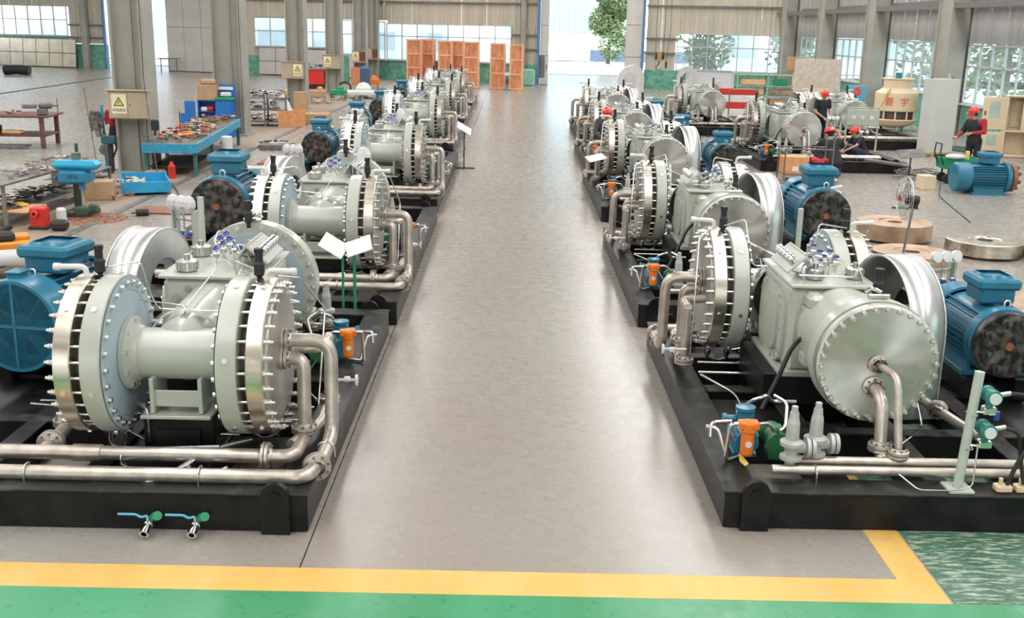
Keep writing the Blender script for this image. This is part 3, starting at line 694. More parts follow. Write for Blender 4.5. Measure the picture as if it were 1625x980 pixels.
    line([(-.66, .10, zt), (-.35, .14, zt + .05), (-.30, .2, zt - .25), (-.28, .3, ZC + .30), (.35, .25, ZC + .30), (.40, .2, ZC + .55), (.2, .9, ZC + .5)])
    line([(.66, .10, zt), (.44, .12, zt + .08), (.42, .3, ZC + .55), (.15, .6, ZC + .47), (-.05, .9, ZC + .5)])
    line([(-.45, .3, ZC + .38), (.0, .18, ZC + .36), (.0, .10, ZC + .28)]); line([(0, .18, ZC + .36), (.0, .5, ZC + .47)])
    line([(-.2, .55, ZC + .49), (-.4, .8, ZC + .50), (-.42, 1.3, ZC + .49), (-.1, 1.42, ZC + .49)]); line([(.2, 1.5, ZC + .49), (-.3, 1.55, ZC + .49), (-.3, 1.7, ZC + .60), (-.15, 2.3, ZC + .62)])
    line([(.45, .0, ZC - .72), (.25, -.05, ZC - .70), (.22, -.1, ZC - .40), (.32, -.15, ZC - .36)], .012)
    line([(-.54, .1, ZC - .74), (-.25, -.2, ZC - .72), (-.25, -.22, ZC - .42), (-.36, -.12, ZC - .40)], .014)
    line([(.8, .1, ZC + .66), (.95, .3, ZC + .6), (1.0, .55, ZC + .1), (1.02, .6, .45)], .009)
    line([(-.62, 2.60, ZC - .38), (-.64, 2.72, .55), (-.60, 2.6, .40), (-.3, 2.9, .36)], .009)
    b = MB(); b.tube([(.25 - (0 if narrow else .13), 1.75 + dy, ZC), (.30, 1.85 + dy, ZC - .1), (.42, 1.95 + dy, .75), (.60, 2.1 + dy, .45)], .022, 8, .12); b.build('oil_hose', RUBBER, t)
    return t

def process_piping():
    t = thing('process_piping', 'x', 'piping'); r = .058
    def fl(p, ax, rr=.115, par=t):
        p = Vector(p); a = Vector(ax).normalized(); b = MB()
        for s_ in (-1, 1): b.lathe([(.04, 0), (rr, 0), (rr, .022), (.07, .028), (.06, .05)], p + a * .004 * s_, a * s_, 20)
        o = b.build('flange', PIPE, par); b = MB(); q = Vector((0, 0, 1)).rotation_difference(a).to_matrix().to_4x4()
        for (x, y) in circle_pts(8, rr - .024): b.cyl((x, y, -.045), (x, y, .045), .012, 6, M=T(*p) @ q)
        b.build('flange_bolts', GREYST, o)
    def pipe(pts, rr=r, bend=.12, name='pipe'):
        o = MB().tube(pts, rr, 16, bend, seg=6).build(name, PIPE, t); return o
    # two outlets of the aisle side head, down and round to the long front runs
    pipe([(.84, .0, ZC - .02), (1.02, -.02, ZC - .02), (1.02, -.05, .50)]); fl((1.02, -.05, .47), (0, 0, 1)); fl((.86, 0, ZC - .02), (1, 0, 0), .10)
    pipe([(1.02, -.05, .44), (1.02, -.08, .40), (1.02, -.55, .42), (.80, -.55, .42)], bend=.2); fl((.80, -.55, .42), (1, 0, 0))
    pipe([(.78, -.55, .42), (-2.2, -.55, .42)]); pipe([(-.75, -.55, .42), (-.52, -.55, .42)], r * 1.2, name='reducer')
    pipe([(.84, .06, ZC + .12), (1.24, .06, ZC + .12), (1.24, .0, .40), (1.24, -.60, .38)], bend=.16); fl((.86, .06, ZC + .12), (1, 0, 0), .10)
    fl((1.22, -.62, .37), (-.3, 1, 0)); pipe([(1.21, -.64, .37), (1.17, -.84, .37), (-1.4, -.84, .37), (-1.6, -.84, .30)], bend=.2)
    pipe([(1.10, .75, ZC - .05), (1.10, .70, .45)], .045); fl((1.10, .70, .47), (0, 0, 1), .10); pipe([(.86, .35, ZC - .05), (1.10, .40, ZC - .05), (1.10, .75, ZC - .05)], .045, .1); pipe([(1.10, .70, .43), (1.10, .2, .42), (.95, -.3, .42)], .045, .1)
    # outlet of the far head
    pipe([(-.86, .0, ZC), (-1.02, 0, ZC), (-1.02, .0, .50)], bend=.12); fl((-1.02, 0, .47), (0, 0, 1)); pipe([(-1.02, 0, .44), (-1.0, -.30, .42), (-1.0, -.55, .42)], bend=.12); fl((-1.0, -.38, .42), (0, 1, 0)); fl((-.86, 0, ZC), (1, 0, 0), .10)
    # third head ports and header
    fl((-.20, 2.71, ZC + .0), (0, 1, 0), .085); fl((-.18, 2.71, ZC - .20), (0, 1, 0), .095)
    pipe([(-.20, 2.72, ZC), (-.27, 3.0, ZC - .02), (-.27, 3.20, .50)], .033, .1); pipe([(-.18, 2.72, ZC - .20), (-.17, 2.98, ZC - .21), (-.16, 3.08, .52)], .052, .12)
    fl((-.27, 3.20, .49), (0, 0, 1), .085); fl((-.16, 3.08, .50), (0, 0, 1), .10)
    pipe([(-.27, 3.20, .47), (-.27, 3.22, .42)], .033); pipe([(-.16, 3.08, .47), (-.16, 3.18, .42)], .05)
    pipe([(.55, 3.22, .42), (-2.3, 3.22, .42)], .042); pipe([(.80, 3.36, .40), (-2.3, 3.36, .40)], .038)
    fl((-1.0, 2.15, .5), (.6, 1, -.3), .09); pipe([(-.7, 1.5, .62), (-1.0, 2.15, .50), (-1.2, 2.6, .42)], .045)
    for x, y in ((.35, -.84), (-1.0, -.84), (-.35, -.55), (.45, 3.36), (-1.6, 3.36), (1.24, -.3)):
        b = MB()
        if x == 1.24: b.tube([(1.17, -.3, .32), (1.17, -.3, .45), (1.31, -.3, .45), (1.31, -.3, .32)], .008, 6, .07)
        else: b.tube([(x, y - .065, .32), (x, y - .065, .44), (x, y + .065, .44), (x, y + .065, .32)], .008, 6, .06)
        b.build('pipe_clamp', TUBE, t)
    for (x, y) in ((.64, 3.30), (.42, 3.20)):
        b = MB(); b.lathe([(.045, 0), (.045, .05), (.09, .05), (.09, .075), (.05, .09), (.06, .16), (.095, .17), (.095, .20), (.055, .22), (.05, .36), (.04, .40), (.035, .45), (.028, .45), (.026, .50), (0, .51)], (x, y, .42), n=16)
        b.cyl((x, y, .56), (x - .12, y - .02, .56), .045, 12); b.lathe([(.045, 0), (.085, 0), (.085, .03)], (x - .12, y - .02, .56), (-1, 0, 0), 14); b.lathe([(0, 0), (.085, 0), (.085, .03), (0, .03)], (x - .16, y - .02, .56), (-1, 0, 0), 14)
        b.build('relief_valve', mat('cast_valve_body', (0.50, 0.50, 0.48), .3, .45, .08, 5), t)
    # hoses and low tubing on the skid
    for pts, rr in (([(-.5, -.1, .38), (-.35, -.6, .34), (-.05, -.9, .32), (.1, -.8, .36), (.35, -.4, .42), (.6, -.2, .42)], .020), ([(-.7, .15, .45), (-.55, -.3, .36), (-.2, -.4, .40), (.4, -.45, .45)], .018),
                    ([(.95, .9, .38), (.7, 1.4, .36), (.72, 2.5, .36)], .014), ([(-1.6, .6, .40), (-.7, .5, .38), (.9, .4, .36)], .014), ([(-1.6, .8, .36), (.95, .75, .36)], .014)):
        MB().tube(pts, rr, 8, .15).build('hose', TUBE, t)
    for x in (.02, .32):
        g = MB(); g.lathe([(.0, 0), (.045, 0), (.048, .005), (.048, .022), (.042, .026), (0, .022)], (x, -.72, .33), (.1, -1, .25), 16); g.cyl((x, -.68, .33), (x, -.6, .30), .012, 6); g.build('pressure_gauge', WHITE, t)
        g = MB(); g.cbox((x + .12, -.66, .31), (.14, .06, .06), .01); g.cyl((x + .08, -.66, .31), (x + .2, -.66, .36), .02, 8); g.build('needle_valve', TUBE, t)
    b = MB(); b.lathe([(.0, 0), (.05, 0), (.055, .01), (.055, .02), (0, .02)], (1.33, .80, .62), (1, 0, 0), 12); b.cyl((1.1, .8, .62), (1.33, .80, .62), .014, 8); b.cbox((1.25, .82, .62), (.06, .05, .05), .01); b.build('handwheel_valve', WHITE, t)
    return t

def skid(L, back=0.0):
    """y from 0 to L, x from -2.85 to 1.22."""
    t = thing('skid_frame', 'x', 'skid'); x0, x1 = -2.95, 1.22; w = .26
    def beam(c, d, name='beam'):
        b = MB(); b.cbox((c[0], c[1], .155), (d[0], d[1], .29), .006); b.build(name, BLACK, t)
        b = MB(); b.cbox((c[0], c[1], .309), (d[0] + .02, d[1] + .02, .022), .004); b.build('beam_flange', BLACKTOP, t)
    beam((x1 - w / 2, L / 2), (w, L - .002)); beam((x0 + w / 2, L / 2), (w, L - .002))
    beam(((x0 + x1) / 2, w / 2), (x1 - x0 - 2 * w - .03, w)); beam(((x0 + x1) / 2, L - w / 2), (x1 - x0 - 2 * w - .03, w))
    for x in (.25, -.55, -1.45): beam((x, L / 2), (.16, L - 2 * w - .03))
    n = 4
    for k in range(1, n):
        for (a, b_) in ((.34, .93), (-.46, .16), (-1.36, -.64), (-2.67, -1.54)): beam(((a + b_) / 2, w + (L - 2 * w) * k / n), (b_ - a - .02, .14), 'cross_beam')
    for (a, b_, c, d) in ((.34, .94, 2.7, 3.5), (-2.6, -1.54, 1.6, 3.4), (.34, .94, .9, 1.25), (-.46, .16, .3, 1.7)): MB().cbox(((a + b_) / 2, (c + d) / 2, .27), (b_ - a, d - c, .02), .003).build('deck_plate', BLACK, t)
    for (x, y, s_) in ((.98, 0, -1), (-2.6, 0, -1), (.98, L, 1), (-2.6, L, 1)):
        poly = [(-.11, 0), (.11, 0), (.11, .31)] + [(.11 * math.cos(a), .31 + .11 * math.sin(a)) for a in [PI * k / 10 for k in range(1, 10)]] + [(-.11, .31)]
        b = MB(); b.prism(poly, .05, T(x, y + (0 if s_ < 0 else .05), 0) @ rotX(PI / 2)); b.cyl((x, y + s_ * .05, .31), (x, y + s_ * .062, .31), .045, 16)
        b.build('lifting_lug', BLACK, t)
    return t

def pump_set():
    """oil pump, motor and filter; origin on the skid deck."""
    t = thing('oil_pump_set', 'x', 'pump')
    b = MB(); b.cyl((-.02, .02, .16), (-.02, .30, .16), .10, 20); b.cyl((-.02, .30, .16), (-.02, .36, .16), .11, 20); b.lathe([(.05, 0), (.07, .06), (.08, .07), (.08, .14), (.065, .15), (.085, .16), (.085, .19), (0, .20)], (-.02, .18, .24), n=16)
    b.cyl((.06, .18, .32), (.14, .18, .32), .03, 10); b.lathe([(.0, 0), (.045, 0), (.045, .03), (0, .04)], (.14, .18, .32), (1, 0, 0), 10)
    for k in range(6): b.box((-.02 + .11 * math.cos(k * .5 + .3), .17, .16 + .11 * math.sin(k * .5 + .3)), (.012, .2, .012))
    b.cbox((-.02, .18, .03), (.2, .22, .04), .006); b.build('pump_motor', TEAL, t)
    b = MB(); b.cyl((-.28, .02, .16), (-.28, .24, .16), .085, 18); b.cyl((-.28, -.04, .16), (-.28, .02, .16), .11, 18); b.cyl((-.28, .24, .16), (-.28, .30, .16), .10, 18); b.cbox((-.28, .1, .27), (.09, .1, .05), .01); b.cbox((-.28, .12, .04), (.14, .2, .06), .01); b.build('pump_body', GREEN, t)
    b = MB(); b.lathe([(0, 0), (.045, 0), (.055, .02), (.055, .20), (.065, .21), (.065, .28), (.05, .30), (0, .30)], (.02, -.14, .12), n=14); b.cbox((.02, -.14, .385), (.17, .10, .07), .012)
    f = b.build('oil_filter', ORANGE, t)
    MB().cyl((.02, -.192, .23), (.02, -.199, .23), .028, 12).build('filter_label', WHITE, f)
    for pts in ([(.10, -.14, .39), (.17, -.14, .39), (.19, -.12, .05), (.05, .0, .05)], [(-.06, -.14, .39), (-.15, -.10, .39), (-.24, -.06, .30), (-.28, 0, .22)], [(.30, .0, .22), (.30, .02, .34), (.12, .05, .34)], [(.34, .02, .30), (.24, .0, .30), (.16, -.05, .06)],
                [(-.05, .5, .30), (-.10, .3, .44), (-.22, .28, .50), (-.30, .4, .40), (-.5, .35, .42)], [(-.28, .28, .5), (-.38, .2, .46), (-.34, .05, .30), (-.28, .0, .28)]):
        MB().tube(pts, .016, 8, .05).build('oil_tube', TUBE, t)
    return t

def guard():
    """arched flywheel guard, axis x, open towards +x; origin on the skid."""
    t = thing('flywheel_guard', 'x', 'guard'); R = .66; W = .34; h = 1.75 - SKZ - R; n = 28
    def arch(r, hh=h): return [(-r, 0), (-r, hh)] + [(r * -math.cos(PI * k / n), hh + r * math.sin(PI * k / n)) for k in range(1, n)] + [(r, hh), (r, 0)]
    o = arch(R); i = arch(R - .012)
    b = MB(); vs = []; m_ = len(o)
    for x in (-W, 0):
        vs += [(x, p[0], p[1]) for p in o] + [(x, p[0], p[1]) for p in i]
    fs = []
    for k in range(m_ - 1):
        fs.append((k, k + 1, 2 * m_ + k + 1, 2 * m_ + k)); fs.append((m_ + k, 3 * m_ + k, 3 * m_ + k + 1, m_ + k + 1))
        fs.append((2 * m_ + k, 2 * m_ + k + 1, 3 * m_ + k + 1, 3 * m_ + k)); fs.append((k, m_ + k, m_ + k + 1, k + 1))
    b.add(vs, fs, False)
    for f_ in range(len(b.sm)): b.sm[f_] = (f_ % 4 < 2)
    b.build('rim_sheet', ALU, t)
    rim = MB()
    for x in (0, -W): rim.tube([(x, p[0] * 1.004, p[1] + .002) for p in o], .007, 6)
    rim.build('rim_bead', ALU, t)
    rr = .36; b = MB(); vs = []; a_o = arch(R - .006); 
    inn = [(rr * -math.cos(PI * (k - 1) / (m_ - 3)) if 1 <= k <= m_ - 2 else (-rr if k == 0 else rr), (h + rr * math.sin(PI * (k - 1) / (m_ - 3))) if 1 <= k <= m_ - 2 else h * .15) for k in range(m_)]
    vs = [(-W + .002, p[0], p[1]) for p in a_o] + [(-W + .002, p[0], p[1]) for p in inn] + [(-W - .003, p[0], p[1]) for p in a_o] + [(-W - .003, p[0], p[1]) for p in inn]
    fs = [(k, k + 1, m_ + k + 1, m_ + k) for k in range(m_ - 1)] + [(2 * m_ + k, 3 * m_ + k, 3 * m_ + k + 1, 2 * m_ + k + 1) for k in range(m_ - 1)]
    b.add(vs, fs, False); b.build('side_sheet', ALU, t)
    return t

def motor(fan=False, R=.36, L=.95, teal=None):
    """axis y, the y = 0 end faces the camera; origin on the skid deck."""
    teal = teal or TEAL
    t = thing('electric_motor', 'x', 'motor'); zc = .28 + R; y0 = .22
    b = MB(); b.cyl((0, y0, zc), (0, y0 + L, zc), R * .88, 40)
    body = b.build('motor_body', teal, t)
    b = MB()
    for k in range(36):
        a = 2 * PI * k / 36
        if 60 < math.degrees(a) < 120: continue
        b.box((0, 0, 0), (R * .20, L - .10, .012), M=T(R * .96 * math.cos(a), y0 + L / 2, zc + R * .96 * math.sin(a)) @ rotY(-a))
    b.build('cooling_fins', teal, body)
    b = MB(); b.lathe([(R * .8, -.08), (R * 1.02, -.06), (R * 1.06, 0), (R * 1.06, .05), (R * .95, .07)], (0, y0, zc), (0, 1, 0), 40); b.build('end_bell', teal, t); b = MB(); b.lathe([(R * .95, 0), (R * 1.02, .01), (R * 1.02, .30 if not fan else .05), (R * .9, .34 if not fan else .06), (0, .345 if not fan else .06)], (0, y0 + L, zc), (0, 1, 0), 40)
    b.build('rear_cowl', teal, t)
    b = MB(); b.cbox((R * .05, y0 + L * .45, zc + R + .09), (R * 1.05, R * 1.1, .20), .02); b.cbox((R * .05, y0 + L * .45, zc + R + .205), (R * 1.3, R * 1.35, .12), .03)
    tb = b.build('terminal_box', teal, t)
    MB().lathe([(R * .62, 0), (R * .55, .03)], (R * .05, y0 + L * .45, zc + R + .265), n=4, a0=PI / 4, a1=2 * PI + PI / 4).build('box_lid', teal, tb)
    b = MB(); b.cyl((R * .5, y0 + L * .5, zc + R + .05), (R * .85, y0 + L * .5, zc + R + .05), .03, 10); b.tube([(0, y0 + .03, zc + R * 1.05), (0, y0 + .03, zc + R * 1.05 + .06), (.06, y0 + .03, zc + R * 1.05 + .06), (.06, y0 + .03, zc + R * 1.05)], .012, 6, .03); b.build('lifting_eye', BOLT, t)
    b = MB(); b.cbox((-R * .75, y0 + L / 2, .26), (R * .5, L * .9, .06), .01); b.cbox((R * .75, y0 + L / 2, .26), (R * .5, L * .9, .06), .01)
    for x in (-1, 1): b.cbox((x * R * .72, y0 + L / 2, .36), (.05, L * .8, .22), .01)
    b.build('motor_foot', teal, t)
    b = MB()
    for x in (-1, 1): b.cbox((x * R * .75, y0 + L / 2, .115), (.16, L * 1.15, .23), .008)
    b.box((0, y0 + L / 2, .12), (R * 1.4, .1, .18)); b.build('motor_plinth', BLACK, t)
    if fan:
        b = MB(); b.lathe([(R * 1.10, 0), (R * 1.10, -.30), (R * 1.06, -.33)], (0, y0 + .05, zc), (0, 1, 0), 48); b.ring((0, y0 - .285, zc), (0, 1, 0), R * 1.08, R * 1.0, .02, 48); b.build('fan_cowl', teal, t)
        b = MB()
        for k in range(-22, 23):
            u = k / 23 * R; c_ = math.sqrt(max(0, R * R - u * u))
            b.box((u, y0 - .275, zc), (.004, .004, 2 * c_)); b.box((0, y0 - .279, zc + u), (2 * c_, .004, .004))
        b.box((0, y0 - .285, zc), (.028, .01, 2 * R)); b.box((0, y0 - .285, zc), (2 * R, .01, .028)); g = b.build('fan_grille', teal, t); tag(g, kind='stuff')
        b = MB(); b.cyl((0, y0 - .18, zc), (0, y0 - .1, zc), R * .25, 16)
        for k in range(7):
            a = 2 * PI * k / 7; b.box((0, 0, 0), (R * .85, .12, .01), M=T(R * .5 * math.cos(a), y0 - .14, zc + R * .5 * math.sin(a)) @ rotY(-a) @ rotX(.5))
        b.build('fan_blades', teal, t); MB().cyl((0, y0 - .03, zc), (0, y0 - .02, zc), R * 1.02, 32).build('end_plate', BLACK, t)
        b = MB(); b.cbox((-R * .1, y0 - .1, zc + R * 1.12), (.13, .16, .05), .01); b.cbox((-R * .1, y0 - .1, zc + R * 1.12 + .035), (.16, .19, .02), .006); b.build('sensor_box', teal, t)
    else:
        b = MB(); b.cyl((0, y0 - .10, zc), (0, y0 - .06, zc), R * .45, 20); b.cyl((0, y0 - .20, zc), (0, y0 - .10, zc), R * .98, 40); c = b.build('coupling_flange', CAST, t)
        pb = MB(); pb.cyl((0, 0, 0), (0, -.09, 0), R * .135, 14); pb.cyl((0, -.09, 0), (0, -.11, 0), R * .07, 8); pm = pb.mesh('coupling_pin', CAST)
        for (x, z) in circle_pts(8, R * .74, .3): inst(pm, 'coupling_pin', c, (x, y0 - .20, zc + z))
        MB().cyl((0, y0 - .225, zc), (0, y0 - .2, zc), R * .12, 12).build('shaft_end', RUSTF, c)
    return t

LONG = ['nearest the camera', 'second from the camera', 'third from the camera', 'fourth from the camera', 'fifth from the camera', 'farthest from the camera']
def hide_proto(tree): return tree
PR = {(a_, n_): snapshot(compressor(a_, n_)) for a_ in (True, False) for n_ in (True, False)}; pipeP = snapshot(process_piping()); guardP = snapshot(guard()); pumpP = snapshot(pump_set())
motF = snapshot(motor(False)); motFan = snapshot(motor(True, .42, 1.05))
def kill(tree):
    for k in tree[1]: kill(k)
    bpy.data.objects.remove(tree[0])
def unit(side, k, x, y, front, L, mot, desc, individual, mscale=1.0, gdx=0.0, gdy=0.0, pump=(1.0, 2.3), guard_on=True, third=True):
    """x, y: point under the cross tube; front: world y of the skid edge facing the camera."""
    rz = 0 if side == 'left' else PI
    R = Matrix.Rotation(rz, 3, 'Z')
    def W(u, v, z=0): q = R @ Vector((u, v, 0)); return (x + q.x, y + q.y, z)
    row = 'row left of the aisle' if side == 'left' else 'row right of the aisle'
    if side == 'far': row = ''
    dup(PR[(individual, side == 'left')], (x, y, 0), rz, 'grey-green diaphragm compressor with bolted disc heads, %s' % desc, 'diaphragm compressors')
    dup(pipeP, (x, y, 0), rz, 'bare stainless process pipes and flanges, %s' % desc, 'process piping')
    s_ = skid(L)
    s_['label'] = 'black steel skid frame, %s' % desc; s_['group'] = 'skid frames'
    if side == 'left': s_.location = (x, front, 0)
    else: s_.location = (x, front + L, 0); s_.rotation_euler = (0, 0, PI)
    if guard_on:
        g_ = dup(guardP, None, None, 'arched aluminium flywheel guard, %s' % desc, 'flywheel guards')
        if side == 'left': g_.location = (x - 1.13 + gdx, y + 2.15 + gdy, SKZ); g_.rotation_euler = (0, 0, PI - .16)
        else: g_.location = (x + .66 + gdx, y - 1.30 + gdy, SKZ); g_.rotation_euler = (0, 0, PI + .14)
    q = W(pump[0], pump[1], SKZ - .03)
    dup(pumpP, q, 0 if side != 'left' else .25, 'small oil pump set with orange filter, %s' % desc, 'oil pump sets', None if side == 'left' else (-1, 1, 1))
    if mot:
        mx, my, fan_ = mot
        dup(motFan if fan_ else motF, (mx, my, SKZ - (.10 if fan_ else 0)), -.17 if fan_ else 0, ('large teal electric motor with round fan grille, %s' if fan_ else 'teal electric motor with dark bolted coupling flange, %s') % desc, 'drive motors', (mscale,) * 3)

unit('left', 0, -2.72, 8.5, 7.46, 5.5, (-4.72, 9.85, True), 'front of the row left of the aisle', True, 1.0)
unit('left', 1, -2.66, 14.8, 13.35, 7.6, (-4.45, 15.95, False), 'second in the row left of the aisle', True, 1.18)
unit('left', 2, -2.72, 23.2, 21.9, 8.8, (-4.62, 25.3, False), 'third in the row left of the aisle', False, 1.0)
unit('left', 3, -2.95, 33.3, 32.2, 8.0, (-4.62, 31.5, False), 'fourth in the row left of the aisle', False, 1.0)
unit('left', 4, -3.02, 42.5, 41.3, 7.6, (-4.6, 37.4, False), 'fifth in the row left of the aisle', False, 1.0)
unit('left', 5, -3.05, 51.4, 50.2, 7.0, (-4.65, 44.9, False), 'farthest in the row left of the aisle', False, 1.0)
unit('right', 0, 2.965, 11.3, 7.68, 4.95, (4.89, 9.85, False), 'front of the row right of the aisle', True, .92, pump=(.93, 2.95))
unit('right', 1, 2.95, 17.3, 13.5, 5.6, (5.0, 16.5, False), 'second in the row right of the aisle', True, 1.12, pump=(.93, 2.95))
unit('right', 2, 3.10, 25.3, 21.4, 6.0, (5.05, 24.9, False), 'third in the row right of the aisle', False, .95, pump=(.93, 2.95))
unit('right', 3, 3.30, 32.6, 28.8, 6.0, (4.85, 29.9, False), 'fourth in the row right of the aisle', False, .95, pump=(.93, 2.95))
unit('right', 4, 3.57, 41.0, 36.6, 6.2, (4.95, 36.2, False), 'farthest in the row right of the aisle', False, .95, pump=(.93, 2.95))
unit('far', 0, 8.35, 33.9, 30.2, 5.4, None, 'behind the crouching workers on the right', False, 1.0, pump=(.93, 2.95), gdx=1.3, gdy=4.0)
unit('far', 1, 7.6, 44.4, 40.6, 6.2, None, 'before the red and white blocks', False, 1.0, pump=(.93, 2.95), guard_on=False)
unit('far', 2, 11.75, 40.0, 36.6, 5.0, None, 'beside the cream cooling tower', False, 1.0, pump=(.93, 2.95), gdx=-2.1, gdy=.6)
for p_ in (*PR.values(), pipeP, guardP, pumpP): kill(p_)

# guards standing on the floor by the door, not yet fitted
gp = snapshot(guard())
dup(gp, (7.1, 65.5, 0), PI / 2 - .05, 'loose arched aluminium guard standing nearest the open door, front one', 'loose guards', (1.6, 1.02, 1.2))
dup(gp, (7.6, 68.0, 0), PI / 2 - .05, 'loose arched aluminium guard standing just behind another by the door', 'loose guards', (1.6, 1.0, 1.2))
dup(gp, (11.3, 70.0, 0), PI / 2 - .05, 'loose arched aluminium guard standing under the right end window', 'loose guards', (1.6, 1.0, 1.15)); kill(gp)

# ================================================================ OBJECTS STANDING IN THE AISLE ROWS
def single(name, b, m_, label, cat, loc=None, rz=0, group=None):
    o = b.build(name, m_, None, loc); o.rotation_euler = (0, 0, rz); return tag(o, label, cat, group)
# drain valves on the front skid face, left row
for i, (x, lab) in enumerate(((-2.70, 'left'), (-2.34, 'right'))):
    t = thing('ball_valve', '%s one of the two drain ball valves with blue levers on the front black skid' % lab, 'valve', (x, 7.46, .10), 0, 'drain valves')
    b = MB(); b.cyl((0, 0, 0), (0, -.05, -.01), .028, 10); b.build('pipe_nipple', GREENL, t)
    b = MB(); b.lathe([(.0, 0), (.036, 0), (.036, .04), (.030, .05), (.030, .10), (.038, .10), (.038, .14), (.022, .14), (.022, .10)], (0, -.045, -.005), (-.05, -1, -.35), 12); b.cyl((0, -.09, 0), (0, -.09, .06), .012, 8); b.build('valve_body', CHROME, t)
    b = MB(); b.tube([(0, -.09, .06), (-.05, -.10, .05), (-.08, -.10, .075), (-.22, -.10, .075)], .010, 8, .02); b.build('lever', LBLUE, t)
    MB().lathe([(.0, 0), (.036, 0), (.036, .07), (.0, .07)], (.03, -.02, .02), (.5, -.6, .4), 10).build('green_cap', GREENL, t)
# transmitter post at the front right skid
t = thing('transmitter_post', 'pale grey-green pipe post with two green transmitters on the front right skid', 'instrument stand', (3.62, 7.80, SKZ))
b = MB(); b.cbox((0, 0, .012), (.20, .20, .024), .004); b.cyl((0, 0, .02), (.06, .02, .98), .038, 20); b.build('post', mat('pale_post_paint', (.50, .54, .47), 0, .4, .04, 4), t)
for z, n_ in ((.80, 'transmitter'), (.52, 'transmitter')):
    b = MB(); b.lathe([(0, 0), (.06, 0), (.062, .01), (.062, .05), (.05, .06), (.05, .11), (.062, .12), (.062, .15), (0, .16)], (.15, -.10, z), (0, 1, 0), 18); b.cyl((.15, -.02, z - .05), (.15, -.02, z - .1), .03, 12); h = b.build(n_, mat('green_transmitter', (.03, .22, .19), 0, .35, .05, 4), t)
    b = MB(); b.cyl((.15, -.115, z), (.15, -.10, z), .045, 16); b.build('dial_window', WHITE, h)
    b = MB(); b.cbox((.15, -.02, z - .12), (.10, .08, .06), .008); b.cyl((.19, -.02, z + .0), (.30, -.02, z + .02), .02, 10); b.tube([(.02, 0, z - .14), (.12, -.02, z - .14)], .012, 6); b.tube([(.0, -.05, z - .16), (.06, -.05, z - .16), (.08, .05, z - .16), (.0, .05, z - .16)], .006, 6, .02); b.build('transmitter_bracket', TUBE, h)
MB().cyl((.22, -.02, .60), (.22, -.02, .67), .022, 8).build('vent_valve', BLUEH, t)
for q in ([(.28, -.02, .82), (.50, -.02, .80), (.55, 0, .45), (.42, -.05, .25), (.36, -.06, .07)], [(.28, -.02, .54), (.42, -.02, .50), (.47, .02, .3), (.50, -.05, .07)]):
    MB().tube(q, .017, 8, .15).build('flexible_conduit', RUBBER, t)
MB().tube([(.10, -.03, .40), (.09, -.06, .05), (-.1, -.1, .03), (-.35, -.1, .03), (-.5, -.05, .14)], .007, 6, .04).build('impulse_tube', TUBE, t)
for i, x in enumerate((3.97, 4.13)):
    b = MB(); b.cbox((0, 0, .03), (.13, .09, .055), .01); b.cyl((-.02, 0, .055), (-.02, 0, .11), .018, 8)
    single('junction_box', b, CREAM, 'small cream junction box on the front right skid, %s of the pair' % ('left', 'right')[i], 'box', (x, 7.78, SKZ), 0, 'junction boxes on the skid')
# gauge racks with gauges wrapped in film
def gauge_rack(label, x, y, z0, h, wrapm, rz=0, n=3):
    t = thing('gauge_rack', label, 'gauge stand', (x, y, z0), rz, 'gauge racks')
    b = MB(); b.cbox((-.16, 0, h / 2), (.03, .12, h), .004); b.cbox((.16, 0, h / 2), (.03, .12, h), .004)
    for k in range(5): b.cbox((0, 0, h * (.35 + .14 * k)), (.3, .03, .03), .004)
    b.build('rack_frame', GREY if wrapm != RED else GREY, t)
    b = MB(); hw = MB()
    for i in range(n):
        x_ = -.13 + .13 * i
        b.cyl((x_, -.03, h * .35), (x_, -.03, h), .012, 6); b.cbox((x_, -.04, h * .55), (.05, .05, .07), .008); b.cbox((x_, -.04, h * .8), (.05, .05, .07), .008)
        hw.cyl((x_, -.10, h * .55), (x_, -.06, h * .55), .026, 10); hw.cyl((x_, -.10, h * .8), (x_, -.06, h * .8), .026, 10)
    b.build('valve_block', TUBE, t); hw.build('valve_knob', BLUEH, t)
    for i in range(n):
        x_ = -.13 + .13 * i; b = MB(); b.lathe([(0, 0), (.06, 0), (.065, .01), (.065, .05), (0, .055)], (x_, -.05, h + .07), (0, -1, .25), 16); b.build('pressure_gauge', WHITE, t)
        if wrapm:
            b = MB(); b.sph((x_, -.06, h + .08), .085, 10, (1, .8, 1.2)); b.build('protective_film', FILM, t)
    return t
gauge_rack('gauge rack with three film-wrapped gauges behind the front left compressor', -3.80, 12.3, .31, 1.35, FILM, -.5)
gauge_rack('gauge rack with film-wrapped gauges beside the second left motor', -4.10, 20.2, .31, 1.1, FILM, -.3)
gauge_rack('gauge rack with wrapped gauges behind the third left compressor', -4.3, 30.2, .0, 1.35, FILM, -.3)
gauge_rack('gauge rack with three bare white gauges right of the front right motor', 4.85, 11.6, SKZ, 1.05, None, .3)
gauge_rack('blue-valved gauge rack beside the standing worker on the right', 9.95, 33.2, .2, 1.05, None, .0)
# aluminium post by the crankcase
single('steel_post', MB().cyl((0, 0, 0), (0, 0, 1.62), .035, 14), mat('pale_post_paint', (.5, .54, .47)), 'slim pale steel post behind the front left crankcase', 'post', (-3.38, 11.5, SKZ))
single('steel_post', MB().cyl((0, 0, 0), (0, 0, 1.2), .038, 14), mat('pale_post_paint', (.5, .54, .47)), 'slim pale steel post beside the second right motor', 'post', (3.95, 14.2, SKZ))
